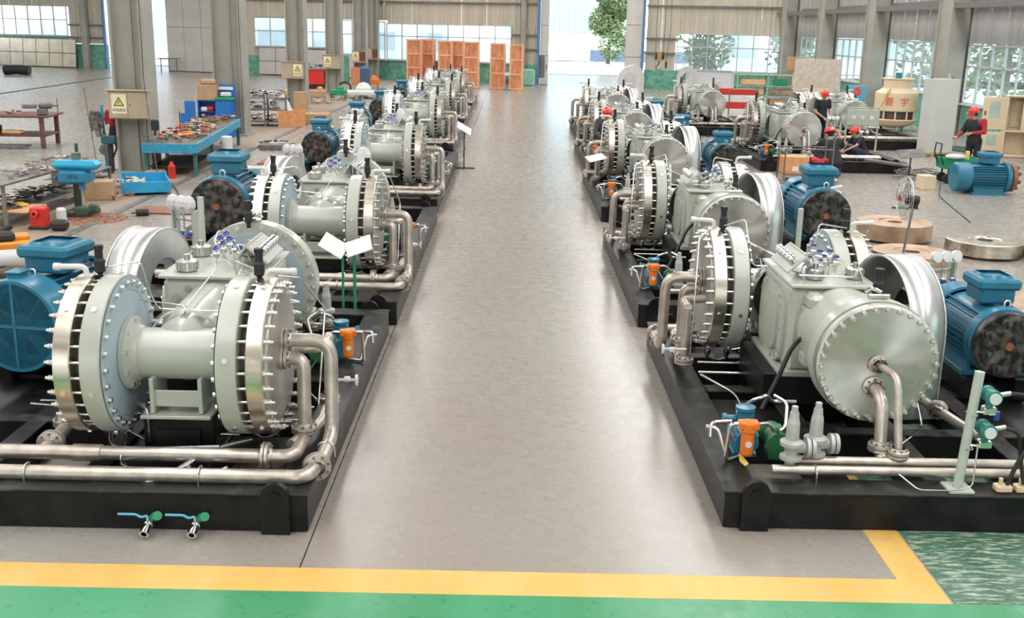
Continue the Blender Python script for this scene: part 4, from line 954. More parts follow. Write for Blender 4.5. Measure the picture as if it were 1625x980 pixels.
# paper stand between the first and second left compressors
t = thing('drawing_stand', 'green stand holding two white drawing sheets between the first two left compressors', 'stand', (-2.05, 13.2, 0))
b = MB(); b.cyl((-.06, 0, 0), (-.06, 0, 1.0), .016, 8); b.cyl((.09, 0, 0), (.09, 0, 1.0), .02, 8); b.cbox((0, 0, .01), (.5, .4, .02), .004); b.build('stand_pole', GREENL, t)
for sx_, rr in ((-.17, .55), (.15, -.35)):
    b = MB(); M = T(sx_, 0, 1.08) @ rotY(rr) @ rotX(.7)
    b.box((0, 0, 0), (.34, .25, .004), M=M); b.box((0, 0, .006), (.33, .24, .002), M=M @ rotZ(.04)); b.build('paper_sheet', PAPER, t)
# T-shaped display stands at the aisle edge
def tstand(label, x, y, h, tilt, w=.5, m_=RUBBER):
    t = thing('sheet_stand', label, 'stand', (x, y, 0)); b = MB(); b.cyl((0, 0, 0), (0, 0, h), .018, 8); b.cbox((0, 0, .015), (.6, .07, .03), .004); b.cbox((0, 0, .015), (.07, .4, .03), .004); b.build('stand_pole', m_, t)
    MB().box((0, 0, 0), (w, .32, .012), M=T(0, 0, h) @ rotX(.5) @ rotY(tilt)).build('tray', PAPER if m_ is RUBBER and w < .5 else GREYST, t); return t
tstand('black stand with a white sheet at the left aisle edge', -1.28, 29.4, 1.1, .6, .45)
tstand('black stand with a flat tray standing in the open floor on the right', 9.05, 24.0, 1.25, -.1, .6)
tstand('thin dark stand in front of the bolted disc beyond the right row', 7.4, 40.2, 1.2, 0, .55)
single('paper_sheet', MB().box((0, 0, 0), (.42, .3, .01), M=rotX(.3) @ rotY(-.2)), PAPER, 'white sheet lying on pipes of the third right skid', 'paper', (1.95, 24.2, .98), .4)

# steel discs lying on the floor at the right
for i, (x, y, r, h, m_, lab) in enumerate(((7.45, 20.2, .70, .30, RUSTD, 'copper-tinted thick steel disc lying on the floor behind the fan'), (6.95, 17.9, .66, .18, RUSTD, 'copper-tinted steel disc lying nearer the front right guard'),
                                          (8.65, 18.9, .68, .22, STEEL, 'grey turned steel disc lying alone right of the copper one'), (9.95, 18.4, .68, .22, STEEL, 'grey turned steel disc cut by the right picture edge'), (7.3, 15.4, 1.0, .05, RUSTD, 'large flat tan ring plate lying behind the front right motor'))):
    t = thing('steel_disc', lab, 'disc', (x, y, .05), 0, 'steel discs on the floor')
    b = MB(); b.lathe([(.14, 0), (r, 0), (r, h), (r - .03, h + .008), (.30, h + .008), (.29, h - .01), (.14, h - .01), (.14, 0)], n=48); b.build('disc_body', m_, t)
    b = MB()
    for (p, q) in circle_pts(6, r, .5): b.cyl((p * .98, q * .98, h / 2), (p * 1.012, q * 1.012, h / 2), .03, 8)
    b.build('plugs', BOLT, t); b = MB(); b.box((-.3, 0, -.02), (.12, .9, .05)); b.box((.3, 0, -.02), (.12, .9, .05)); b.build('timber', CARD, t)
# pedestal fan
t = thing('pedestal_fan', 'black-headed pedestal fan with wire cage standing behind the front right guard', 'fan', (6.8, 17.8, 0))
b = MB(); b.cyl((-.05, 0, 0), (.05, 0, 1.02), .022, 12); b.cyl((-.05, 0, 0), (-.05, 0, .04), .25, 24); b.build('pole', mat('blue_grey_pole', (.22, .28, .30), .3, .4, .05, 4), t)
b = MB(); b.cyl((.12, 0, 1.12), (-.08, 0, 1.14), .085, 16); b.cbox((.05, 0, 1.03), (.14, .1, .08), .02); b.build('motor_housing', RUBBER, t)
b = MB()
for rr in [.08, .14, .20, .26, .32, .36]: 
    dx = -.10 - .10 * math.sqrt(max(0, 1 - (rr / .37) ** 2))
    b.tube([(dx, rr * math.cos(a), 1.16 + rr * math.sin(a)) for a in [2 * PI * k / 28 for k in range(29)]], .0035, 4, caps=False)
b.tube([(-.1, .37 * math.cos(a), 1.16 + .37 * math.sin(a)) for a in [2 * PI * k / 32 for k in range(33)]], .008, 6, caps=False)
for k in range(28):
    a = 2 * PI * k / 28
    for s_ in (1, -.5): b.tube([(-.10 - .10 * s_ * math.sqrt(1 - (q / .37) ** 2) if q < .37 else -.1, q * math.cos(a), 1.16 + q * math.sin(a)) for q in (.04, .15, .26, .33, .37)], .0025, 3, caps=False)
b.build('wire_cage', TUBE, t)
b = MB()
for k in range(3): b.box((0, 0, 0), (.01, .30, .13), M=T(-.12, 0, 1.16) @ rotX(k * 2.1) @ T(0, .17, 0) @ rotY(.4))
b.build('fan_blades', mat('grey_fan_blade', (.4, .4, .42)), t); MB().cyl((-.17, 0, 1.16), (-.205, 0, 1.16), .05, 14).build('fan_badge', RED, t)
# loose motor on the floor
dup(motF, (12.72, 26.75, -.235), PI / 2, 'blue electric motor lying on the open floor with a rusty coupling disc', 'loose motors', (1.0, 1.0, 1.0))
for o_ in bpy.data.objects:
    if o_.parent and o_.parent.get('group') == 'loose motors' and o_.name.startswith('coupling_flange'):
        o_.material_slots[0].link = 'OBJECT'; o_.material_slots[0].material = RUSTF
lm = bpy.data.objects[-1] if False else None
t = thing('hand_cart', 'green handcart loaded with tools standing behind the loose blue motor', 'cart', (12.1, 28.6, 0))
b = MB(); b.cbox((0, 0, .42), (1.0, .6, .04), .01)
for s_ in (-1, 1): b.cbox((0, s_ * .29, .55), (1.0, .03, .26), .008)
for s_ in (-1, 1): b.cbox((s_ * .49, 0, .55), (.03, .6, .26), .008)
b.build('tub', GREENL, t); b = MB(); b.tube([(-.5, -.2, .5), (-.62, -.2, .8), (-.6, -.2, 1.05)], .018, 8, .05); b.tube([(-.5, .2, .5), (-.62, .2, .8), (-.6, .2, 1.05)], .018, 8, .05); b.tube([(-.6, -.2, 1.05), (-.6, .2, 1.05)], .018, 8); b.build('handle', RUBBER, t)
for sx_ in (-.35, .35):
    for sy_ in (-.22, .22):
        b = MB(); b.cyl((sx_, sy_ - .03, .13), (sx_, sy_ + .03, .13), .13, 16); b.box((sx_, sy_, .3), (.04, .03, .25)); b.build('wheel', RUBBER, t)
single('tool_case', MB().cbox((0, 0, .12), (.10, .10, .24), .02), YEL, 'yellow bottle standing in the green handcart', 'bottle', (12.25, 28.5, .63))
single('plastic_bag', MB().sph((0, 0, .04), .28, 12, (1, .6, .25)), WRAP, 'white plastic bag lying on the green handcart rim', 'bag', (11.85, 28.3, .70))
single('wooden_block', MB().cbox((0, 0, .18), (.35, .4, .36), .01), CREAM, 'cream block on the floor beside the loose blue motor', 'block', (10.75, 27.3, 0), .1)

# cooling tower
t = thing('cooling_tower', 'cream round cooling tower with two red characters by the right windows', 'cooling tower', (16.0, 44.8, .25))
b = MB(); b.lathe([(0, 1.82), (.62, 1.82), (.66, 1.86), (.62, 1.88), (.58, 1.80), (.58, 1.50), (.62, 1.45), (.85, 1.30), (.86, 1.22), (.84, .58), (.80, .55), (.78, .55)], n=40); b.lathe([(.80, .22), (.88, .24), (.90, .20), (.75, .02), (.60, -.05), (.35, -.14), (0, -.14)], n=40); b.build('tower_shell', CREAM, t)
MB().lathe([(.68, .2), (.68, .56)], n=28).build('air_inlet', mat('dark_infill', (.10, .08, .07)), t)
b = MB()
for (x, y) in circle_pts(10, .76): MB().box((x, y, .39), (.06, .06, .36)).build('inlet_post', CREAM, t)
for (x, y) in circle_pts(3, .45, .5): MB().cyl((x, y, -.05), (x * 1.2, y * 1.2, -.26), .04, 8).build('leg', CREAM, t)
MB().cyl((.0, 0, 1.80), (.0, 0, 2.1), .13, 14).build('fan_motor', TEAL, t)
an = math.atan2(-44.8, -16.0)
for ch_, da in (('菱', -.30), ('宇', .40)):
    a = an + da; text_mesh(ch_, .36, .004, REDINK, 'painted_character', t, T(.855 * math.cos(a), .855 * math.sin(a), .93) @ rotZ(a + PI / 2) @ rotX(PI / 2))
MB().tube([(-.45, -.6, 1.5), (-.62, -.64, 1.35), (-.72, -.58, .9), (-.82, -.5, .7), (-.7, -.62, 1.0), (-.5, -.68, 1.45)], .016, 6, .1).build('hose_loop', mat('yellow_hose', (.55, .36, .12)), t)

# leaning grey panel, cream cabinet etc
t = thing('switchgear_panel', 'tall blank pale grey steel cabinet standing near the cream cooling tower', 'cabinet', (14.0, 35.3, 0), .30)
b = MB(); b.cbox((.05, 0, 1.28), (.95, .60, 2.42), .01); b.build('cabinet_body', mat('pale_grey_enamel', (.60, .59, .55), 0, .4, .03, 2), t)
b = MB(); b.box((-.3, 0, .04), (.1, .8, .09)); b.box((.4, 0, .04), (.1, .8, .09)); b.box((.05, -.28, .1), (1.0, .08, .06)); b.build('timber_bearer', CARD, t); b = MB(); b.cyl((-.35, 0, 2.49), (-.35, 0, 2.56), .03, 8); b.cyl((.45, 0, 2.49), (.45, 0, 2.56), .03, 8); b.build('lifting_eyes', GREYST, t)
single('white_pole', MB().cyl((0, 0, 0), (.04, 0, 2.6), .022, 8), WHITE, 'thin white pole standing behind the blank grey cabinet', 'pole', (15.1, 37.5, 0))
t = thing('control_cabinet', 'cream electrical control cabinet with open doors at the right edge', 'cabinet', (16.4, 35.4, 0), -.25)
b = MB(); b.cbox((.5, .35, 1.0), (1.2, .05, 2.0), .008); b.cbox((-.08, .1, 1.0), (.05, .5, 2.0), .008); b.cbox((1.08, .1, 1.0), (.05, .5, 2.0), .008); b.cbox((.5, .1, 1.98), (1.2, .5, .05), .008); b.cbox((.5, .1, .85), (1.2, .5, .05), .008); b.cbox((.5, .1, .05), (1.2, .5, .08), .008)
b.cbox((.72, -.13, 1.42), (.66, .04, 1.1), .008); b.build('cabinet_body', CREAM, t)
MB().cbox((.35, .30, 1.4), (.5, .03, .9), .01).build('mounting_plate', mat('cream_plate', (.55, .47, .30)), t); MB().box((.55, -.16, 1.5), (.14, .01, .14)).build('meter', INK, t)
for z0, z1 in ((.9, 1.95), (.1, .82)):
    b = MB(); M = T(-.1, -.12, 0) @ rotZ(PI + .25); w_ = .78
    b.cbox((w_ / 2, 0, (z0 + z1) / 2), (w_, .04, z1 - z0), .01, M=M); d = b.build('door', CREAM, t)
    MB().cbox((w_ * .5, .0, (z0 + z1) / 2 + (z1 - z0) * .12), (w_ * .5, .055, (z1 - z0) * .55), .03, M=M).build('door_window', mat('pale_green_glass', (.45, .55, .48), 0, .15, .1, 3), d); MB().cbox((w_ * .9, .03, (z0 + z1) / 2), (.03, .05, .14), .005, M=M).build('door_handle', RUBBER, d)
# beige board and racks at the far right
single('board', MB().cbox((0, 0, .92), (2.2, .08, 1.83), .01), mat('beige_board', (.66, .56, .47)), 'large plain beige board standing upright behind the aluminium drums', 'board', (14.25, 50.5, .86), .05)
single('crate_stack', MB().cbox((0, 0, .43), (2.1, 1.0, .86), .02), CARD, 'low brown crate carrying the large beige board', 'crate', (14.25, 50.3, 0), .05)
single('board', MB().cbox((0, 0, .25), (1.1, .05, .55), .01), CREAM, 'small cream board leaning on the large beige board', 'board', (14.3, 50.0, .86), .05)
single('blue_box', MB().cbox((0, 0, .8), (.75, .4, 1.6), .02), LBLUE, 'bright blue box behind the standing worker', 'box', (15.75, 49.3, 0))
t = thing('storage_rack', 'mint green storage rack with orange boxes at the far right corner', 'rack', (13.3, 56.5, 0), .03)
b = MB()
for x in (-1.6, 0, 1.6):
    for y in (-.3, .3): b.box((x, y, .9), (.08, .08, 1.8))
for z in (.15, .65, 1.15, 1.7): b.box((0, 0, z), (3.3, .7, .05))
b.build('rack_frame', GREENM, t)
rn = random.Random(5)
for k, (x, z, w_) in enumerate(((-.8, .18, 1.3), (.75, .18, 1.2), (-.8, .68, 1.3), (.75, .68, 1.3), (-.7, 1.18, 1.2), (.7, 1.18, .7))):
    single('parts_box', MB().cbox((0, 0, .16), (w_, .5, .30), .02), (WOODL, CARD, WOODL, RUSTD, WOODL, GREENL)[k], 'flat %s box on the %s shelf of the mint rack, %s side' % (('orange', 'brown', 'orange', 'copper', 'orange', 'green')[k], ('lowest', 'lowest', 'middle', 'middle', 'upper', 'upper')[k], ('left', 'right')[k % 2]), 'box', (13.3 + x, 56.5, z), .03, 'boxes on the mint rack')
single('cardboard_box', MB().cbox((0, 0, .35), (.9, .7, .7), .01), CARD, 'cardboard box on top of the tall beige locker', 'box', (15.3, 58.5, 1.9))
t = thing('locker', 'tall beige steel locker beside the mint green rack', 'locker', (15.9, 58.2, 0)); MB().cbox((0, 0, .95), (1.5, .7, 1.9), .01).build('locker_body', CREAM, t); MB().box((.4, -.36, 1.2), (.04, .03, .2)).build('handle', INK, t)
single('white_sheet', MB().cbox((0, 0, .7), (3.2, .1, 1.35), .2), WRAP, 'white plastic sheet hanging under the right end windows', 'sheet', (13.1, 71.6, 0), WA)
for k, (z, h_, m_) in enumerate(((0, .30, WHITE), (.30, .30, RED), (.60, .34, WHITE), (.94, .30, RED))):
    single('barrier_block', MB().cbox((0, 0, h_ / 2), (2.1, .5, h_ - .004), .02), m_, '%s block in the red and white stack, %s layer' % (('white', 'red', 'white', 'red')[k], ('bottom', 'second', 'third', 'top')[k]), 'block', (10.6, 51.5, z), 0, 'red and white stacked blocks')
t = thing('pipe_trolley', 'grey steel tube trolley beside the red and white blocks', 'trolley', (9.9, 46.0, 0))
b = MB()
for x in (-.6, .6): b.cyl((x, 0, .2), (x, 0, 1.45), .03, 8)
b.cyl((-.6, 0, 1.45), (.6, 0, 1.45), .03, 8)
for y in (0, .3, .6, .9, 1.2): b.cyl((-.9, -y, .35), (.9, -y, .35), .03, 8)
b.cyl((-.9, 0, .35), (-.9, -1.2, .35), .03, 8); b.cyl((.9, 0, .35), (.9, -1.2, .35), .03, 8); b.build('tube_frame', GREYST, t)
for x in (-.7, .7): MB().cyl((x, -.6, .15), (x + .08, -.6, .15), .15, 14).build('wheel', RUBBER, t)
# orange box on a tube cart with red cloth and white flowery fittings
t = thing('tube_cart', 'grey tube cart holding the orange carton near the crouching workers', 'cart', (7.75, 27.9, 0))
b = MB()
for x in (-.62, .62):
    for y in (-.35, .35): b.cyl((x, y, .1), (x, y, 1.25 if x > 0 else .95), .02, 8)
for z in (.25, .92): 
    for y in (-.35, .35): b.cyl((-.62, y, z), (.62, y, z), .018, 8)
b.cbox((0, 0, .25), (1.2, .7, .03), .004); b.build('cart_frame', GREYST, t)
for x in (-.55, .55): MB().cyl((x, -.3, .09), (x + .05, -.3, .09), .09, 12).build('wheel', RUBBER, t)
single('carton', MB().cbox((0, 0, .22), (.66, .5, .44), .008), mat('orange_carton', (.72, .33, .14)), 'orange carton with white label on the tube cart', 'carton', (7.45, 27.85, .27)); 
tg = MB().box((0, -.003, 0), (.2, .006, .12)).build('shipping_label', PAPER, bpy.data.objects['carton'], (0, -.252, .14))
bl = MB()
rn = random.Random(9)
for k in range(7): bl.sph((rn.uniform(-.2, .2), rn.uniform(-.15, .15), rn.uniform(.05, .25)), rn.uniform(.1, .17), 10, (1, 1, .6))
single('red_cloth', bl, REDCL, 'crumpled red cloth lying on the tube cart beside the carton', 'cloth', (8.15, 27.8, .42))
bl = MB()
for k in range(6): bl.cyl((rn.uniform(-.3, .3), rn.uniform(-.2, .2), 0), (rn.uniform(-.3, .3), rn.uniform(-.2, .2), .16), .07, 10)
single('spare_fittings', bl, CHROME, 'bright steel fittings lying on the floor below the tube cart', 'fittings', (8.0, 26.3, .0))
# rusty cable heap and electrode cart
b = MB(); rn = random.Random(12)
for k in range(16):
    a0 = rn.uniform(0, 6.3); r_ = rn.uniform(.2, .5); cx, cy = rn.uniform(-.3, .3), rn.uniform(-.2, .2)
    b.tube([(cx + r_ * math.cos(a0 + q * .6), cy + r_ * .8 * math.sin(a0 + q * .6), .03 + .012 * k + rn.uniform(0, .05)) for q in range(rn.randint(5, 10))], .014, 5, .05)
o = single('cable_heap', b, GREYST, 'tangled heap of dark cables on the open floor right of the workers', 'cables', (11.3, 29.3, 0)); o['kind'] = 'stuff'
b = MB(); b.tube([(9.9, 29.7, .45), (11.0, 29.2, .35), (11.0, 29.0, .15)], .05, 8, .1); single('steel_tube', b, GREYST, 'grey steel tube sloping off the far skid towards the cable heap', 'tube')
for i in range(6):
    b = MB(); b.tube([(13.0 + i * .3, 41.0 - i * .5, .03), (14.5, 38.6 + i * .2, .04), (16.2 - i * .1, 38.0 - i * .4, .03)], .028, 6, .6)
    single('floor_hose', b, mat('dark_green_hose', (.03, .07, .05)), 'dark hose lying on the floor before the cooling tower, %s from the front' % ('sixth', 'fifth', 'fourth', 'third', 'second', 'first')[i], 'hose', None, 0, 'hoses by the cooling tower')
b = MB(); b.tube([(9.8, 22.2, .01), (10.6, 26.0, .012), (11.5, 28.2, .012)], .012, 6, .5); single('floor_cable', b, INK, 'black cable running across the open floor to the loose motor', 'cable')
# gauge board in front of far compressor
t = thing('gauge_board', 'grey gauge board with three dials before the far right disc', 'gauge board', (11.75, 35.9, .0))
b = MB(); b.cbox((0, 0, 1.15), (1.05, .05, .52), .01)
for x in (-.5, .55): b.cbox((x, .02, .72), (.05, .05, 1.44), .004)
b.cbox((0, .02, 1.46), (1.1, .05, .04), .004); b.build('board', GREY, t)
for x in (-.3, 0, .3): MB().lathe([(0, 0), (.07, 0), (.07, .03), (0, .035)], (x, -.03, 1.15), (0, -1, 0), 16).build('dial', WHITE, t)
b = MB()
for x in (-.15, .0, .2, -.3): b.cyl((x, -.05, .5), (x, -.05, .9), .02, 8); b.cbox((x, -.05, .65), (.12, .1, .1), .02)
b.build('valve_block', TUBE, t)
single('red_handwheel', MB().lathe([(.05, -.02), (.13, -.02), (.15, .01), (.13, .03), (.05, .03)], (0, 0, 0), (.2, -1, .3), 18), REDINK, 'pink-red handwheel on top of the far right disc', 'handwheel', (11.95, 37.35, 1.93))

# crane hook
t = thing('crane_hook', 'steel crane hook block hanging on four ropes near the right end windows', 'crane hook', (8.10, 60.0, 1.85))
b = MB(); 
for x in (-.22, .22):
    for y in (-.08, .08): b.cyl((x, y, .7), (x * 1.1, y, 7.75), .012, 6)
b.build('wire_rope', GREYST, t)
b = MB()
for x in (-.20, .20): b.cyl((x - .05, 0, .62), (x + .05, 0, .62), .20, 20)
b.build('sheave', RUBBER, t); MB().cbox((0, 0, .55), (.30, .2, .4), .03).build('hook_block', mat('ochre_paint', (.45, .27, .08)), t)
b = MB(); b.tube([(0, 0, .40), (0, 0, .2), (-.02, 0, .16), (-.13, 0, .10), (-.17, 0, -.02), (-.10, 0, -.14), (.03, 0, -.16), (.13, 0, -.08), (.15, 0, .03)], .045, 10, .06, r2=.02); b.build('hook', GREYST, t)
b = MB(); b.tube([(8.6, 60.0, 9.6), (8.65, 60, 4.0), (8.5, 60, 2.2)], .012, 5); b.cbox((8.5, 60, 2.0), (.10, .08, .35), .02); single('crane_pendant', b, INK, 'black crane pendant switch hanging right of the hook', 'pendant')
t = thing('bridge_crane', 'steel bridge crane girder high above the hall', 'crane', (0, 60, 9.6)); MB().box((4, 0, .5), (27, 1.2, 1.0)).build('girder', COLG, t); MB().box((8.1, 0, .1), (1.6, 1.6, .25)).build('trolley', COLG, t)

# ================================================================ ORANGE CRATES AND THE LEFT BACK
def crate(label, x, y, w, d, h, rz=0):
    t = thing('wooden_crate', label, 'crate', (x, y, 0), rz, 'orange plywood crates')
    MB().box((0, 0, h / 2 + .05), (w, d, h)).build('plywood_panel', WOODC, t)
    for (c, s_) in (((-w / 2 + .05, -d / 2 - .02, h / 2 + .05), (.10, .04, h)), ((w / 2 - .05, -d / 2 - .02, h / 2 + .05), (.10, .04, h)), ((w / 2 + .02, -d / 2 + .05, h / 2 + .05), (.04, .10, h)), ((w / 2 + .02, d / 2 - .05, h / 2 + .05), (.04, .10, h))):
        MB().box(c, s_).build('batten', WOODL, t)
    for k in range(4): MB().box((0, -d / 2 - .021, .10 + (h - .1) * k / 3), (w - .2, .04, .09)).build('batten', WOODL, t)
    MB().box((0, 0, .03), (w + .06, d + .06, .06)).build('crate_base', WOODC, t)
crate('orange plywood crate leftmost of the row at the end wall', -6.72, 75.0, 1.05, 1.1, 2.85)
crate('orange plywood crate standing half behind the leftmost crate', -5.95, 76.4, .95, 1.4, 2.85)
crate('orange plywood crate second group from the left, front one', -4.55, 74.0, .95, 1.0, 2.8)
crate('orange plywood crate second group from the left, rear one', -3.75, 75.4, .85, 1.2, 2.8)
crate('orange plywood crate third along, with a slim side', -2.60, 68.9, .98, .5, 2.85)
crate('orange plywood crate fourth along, left of the white switch stand', -.92, 68.5, .95, .35, 2.8)
crate('narrow orange plywood crate rightmost of the row', .25, 67.8, .85, .3, 2.75)
t = thing('switch_stand', 'small stand with white top between the two rightmost crates', 'stand', (-.30, 67.5, 0)); b = MB(); b.cyl((0, 0, 0), (0, 0, .9), .04, 8); b.cbox((0, 0, .02), (.4, .4, .04), .004); b.build('pole', GREYST, t); MB().cbox((0, 0, 1.0), (.35, .2, .18), .02).build('white_box', WHITE, t); MB().cbox((0, 0, .55), (.2, .15, .3), .02).build('brown_box', RUSTBR, t)
single('machine_cover', MB().cbox((0, 0, .55), (.85, .5, 1.15), .12), mat('mint_cover', (.25, .50, .40), 0, .4, .1, 3), 'mint green metal cover standing left of the open hall door', 'cover', (1.15, 73.6, 0))
# boards leaning under the windows on the left
def leaning(label, x, y, w, h, nx, nz, m_, rz=WA, tilt=.08):
    t = thing('leaning_board', label, 'board', (x, y, 0), rz, 'boards leaning at the end wall')
    d = w / nx; e = h / nz
    for i in range(nx):
        for j in range(nz): MB().cbox((-w / 2 + (i + .5) * d, 0, (j + .5) * e + .05), (d - .05, .04, e - .05), .008, M=rotX(-tilt)).build('panel', m_, t)
    MB().box((0, .03, h / 2 + .05), (w, .02, h), M=rotX(-tilt)).build('backing', GIRT, t)
leaning('large foil-faced board in framed squares leaning at the far left', -37.8, 86.3, 7.4, 2.15, 6, 2, SHEET)
leaning('pale board in four squares leaning behind the third column', -17.6, 80.6, 2.7, 1.95, 2, 2, SHEETG)
leaning('plain pale board leaning behind the red machine', -14.3, 79.4, 2.5, 1.9, 1, 1, SHEETG)
leaning('narrow pale board leaning right of the red machine', -12.0, 78.6, 1.2, 1.7, 1, 1, SHEETG)
t = thing('small_table', 'small dark table standing before the closed sliding door', 'table', (-26.0, 82.5, 0)); b = MB(); b.cbox((0, 0, 1.0), (1.5, .7, .05), .01); b.build('table_top', GREYST, t)
for x in (-.6, 0, .6): MB().cyl((x, -.25, 0), (x, -.25, 1.0), .04, 8).build('leg', GREYST, t)
single('rolled_sheet', MB().tube([(-.8, 0, .3), (0, 0, .35), (.9, 0, .3)], .32, 10), RUBBER, 'dark rolled bundle on the floor at the far left edge', 'bundle', (-33.6, 73.5, 0))
single('grey_machine', MB().cbox((0, 0, .4), (1.6, .8, .8), .05), mat('blue_grey_case', (.35, .38, .42)), 'grey case on the floor at the far left picture edge', 'case', (-35.6, 73.0, 0))

def ebox(i, x, y, w, z0, z1, lab, sign=True, open_=False, so=-.22):
    t = thing('electrical_box', 'tan steel electrical box on the %s' % lab, 'electrical box', (x, y, 0), 0, 'column electrical boxes'); h = z1 - z0
    MB().cbox((0, 0, (z0 + z1) / 2), (w, .28, h), .01).build('box_body', BOXT, t); MB().cbox((0, -.02, z1 + .015), (w + .08, .36, .03), .005).build('rain_cover', BOXT, t)
    for s_ in (-1, 1):
        if open_ and s_ > 0: MB().cbox((w * .25, -.15, (z0 + z1) / 2), (w * .42, .01, h * .8), .002).build('open_compartment', RUSTBR, t); continue
        d = MB().cbox((s_ * w * .245, -.148, (z0 + z1) / 2), (w * .475, .016, h - .05), .004).build('door', BOXT, t)
        if s_ > 0: MB().cyl((w * .06, -.155, (z0 + z1) / 2), (w * .06, -.17, (z0 + z1) / 2), .016, 10).build('lock', INK, d)
    if sign:
        sx_ = so * w; zc = (z0 + z1) / 2 + .03; sh = h * .70; sw_ = sh * .78
        sg = MB().box((sx_, -.16, zc), (sw_, .006, sh)).build('warning_sign', SIGN, t)
        def tri(r, y_, m_, nm, off=0):
            b = MB(); b.add([(sx_ - r * .9, y_, zc - r * .35 + off), (sx_ + r * .9, y_, zc - r * .35 + off), (sx_, y_, zc + r * 1.15 + off), (sx_ - r * .9, y_ + .002, zc - r * .35 + off), (sx_ + r * .9, y_ + .002, zc - r * .35 + off), (sx_, y_ + .002, zc + r * 1.15 + off)], [(0, 1, 2), (3, 5, 4), (0, 3, 4, 1), (1, 4, 5, 2), (2, 5, 3, 0)]); b.build(nm, m_, sg)
        tri(.155 * h / .7, -.1655, INK, 'triangle'); tri(.108 * h / .7, -.168, YEL, 'triangle_field', .006)
        k = h / .7; b = MB(); P_ = [(.006, .075), (-.026, .02), (-.004, .02), (-.014, -.03), (.024, .032), (.004, .032), (.018, .075)]
        b.prism([(px_ * k * 1.1, py_ * k) for px_, py_ in P_], .002, T(sx_, -.1685, zc + .012) @ rotX(PI / 2)); b.build('lightning_bolt', INK, sg)
        text_mesh('有电危险', .088 * k, .001, INK, 'sign_lettering', sg, T(sx_, -.165, zc - sh * .33) @ rotX(PI / 2))
    return t
ebox(0, -9.52, 26.84, .98, 1.40, 2.08, 'nearest column, with high-voltage warning sign')
ebox(1, -9.85, 48.7, .96, 1.38, 2.10, 'third column, beside the shelving rack', so=.26)
ebox(2, -10.02, 60.3, .95, 1.38, 2.12, 'fourth column, right of the red machine')
ebox(3, -9.98, 70.9, .92, 1.38, 2.14, 'fifth column, half open', open_=True, so=-.24)
ebox(4, -9.98, 77.4, .90, 1.40, 2.2, 'farthest column, grey framed', sign=False, open_=True)
# things on columns: cable and fittings
b = MB(); b.tube([(-8.96, 26.9, 1.35), (-8.90, 26.8, 1.2), (-8.95, 26.85, 1.0)], .03, 8, .05); b.cbox((-8.93, 26.85, 1.25), (.18, .14, .26), .02); single('socket_box', b, INK, 'black socket box on the right side of the nearest column', 'socket')
single('wall_bracket', MB().cbox((0, 0, 0), (.35, .3, .2), .02), mat('dark_teal_paint', (.03, .10, .14)), 'dark teal vice base left of the nearest column', 'bracket', (-10.15, 27.0, .85)); single('bracket_post', MB().cbox((0, 0, .4), (.12, .12, .78), .01), INK, 'black post carrying the teal vice base beside the column', 'post', (-10.15, 27.0, 0))

# blue cabinet beside the second column
t = thing('tool_cabinet', 'bright blue tool cabinet with one open door beside the second column', 'cabinet', (-9.98, 36.38, 0), 0)
W_, D_, H_ = 1.12, .46, 1.22
b = MB(); b.cbox((0, D_ / 2, H_ / 2), (W_, .03, H_), .004); b.cbox((-W_ / 2, 0, H_ / 2), (.03, D_, H_), .004); b.cbox((W_ / 2, 0, H_ / 2), (.03, D_, H_), .004); b.cbox((0, 0, H_), (W_ + .03, D_ + .03, .03), .004); b.cbox((0, 0, .05), (W_, D_, .1), .004); b.cbox((0, 0, .55), (W_, D_ - .04, .02), .003); b.cbox((0, 0, .85), (W_, D_ - .04, .02), .003); b.build('cabinet_body', CABB, t)
d = MB().cbox((W_ * .25 + .02, -D_ / 2, H_ / 2 + .03), (W_ * .48, .03, H_ - .1), .006).build('door', CABB, t); MB().cbox((.1, -D_ / 2 - .03, .55), (.03, .03, .14), .004).build('handle', INK, d)
MB().cbox((-W_ / 2 - .33, -D_ / 2 - .05, H_ / 2 + .03), (W_ * .46, .03, H_ - .1), .006).build('door', CABB, t)
for k, (x, z, m_) in enumerate(((-.45, .66, WHITE), (-.25, .68, RED), (-.4, .2, WHITE))): single('stored_item', MB().cbox((0, 0, 0), (.22, .25, .14), .03), m_, '%s item inside the open blue cabinet, %s' % (('white', 'red', 'pale')[k], ('upper shelf left', 'upper shelf right', 'lower shelf')[k]), 'item', (-9.90 + x, 36.3, z + (.27 if z > .5 else 0)))
single('cardboard_box', MB().cbox((0, 0, .25), (.62, .5, .5), .01), CARD, 'brown cardboard box on top of the blue cabinet', 'box', (-10.22, 36.38, 1.24), .05)
single('paper_bag', MB().cbox((0, 0, .09), (.5, .45, .18), .05), CARD, 'crumpled brown bag on top of the cardboard box', 'bag', (-10.22, 36.38, 1.74), .2)
t = thing('tool_case', 'open blue tool case with white trays on the blue cabinet', 'case', (-9.65, 36.3, 1.24)); MB().cbox((0, .2, .25), (.6, .04, .5), .01).build('case_lid', CABB, t); MB().cbox((0, 0, .05), (.6, .4, .10), .02).build('case_base', GREENL, t); MB().cbox((0, .12, .38), (.5, .05, .1), .01).build('tray', WHITE, t); MB().cbox((.03, 0, .19), (.34, .2, .14), .03).build('white_pack', WHITE, t)
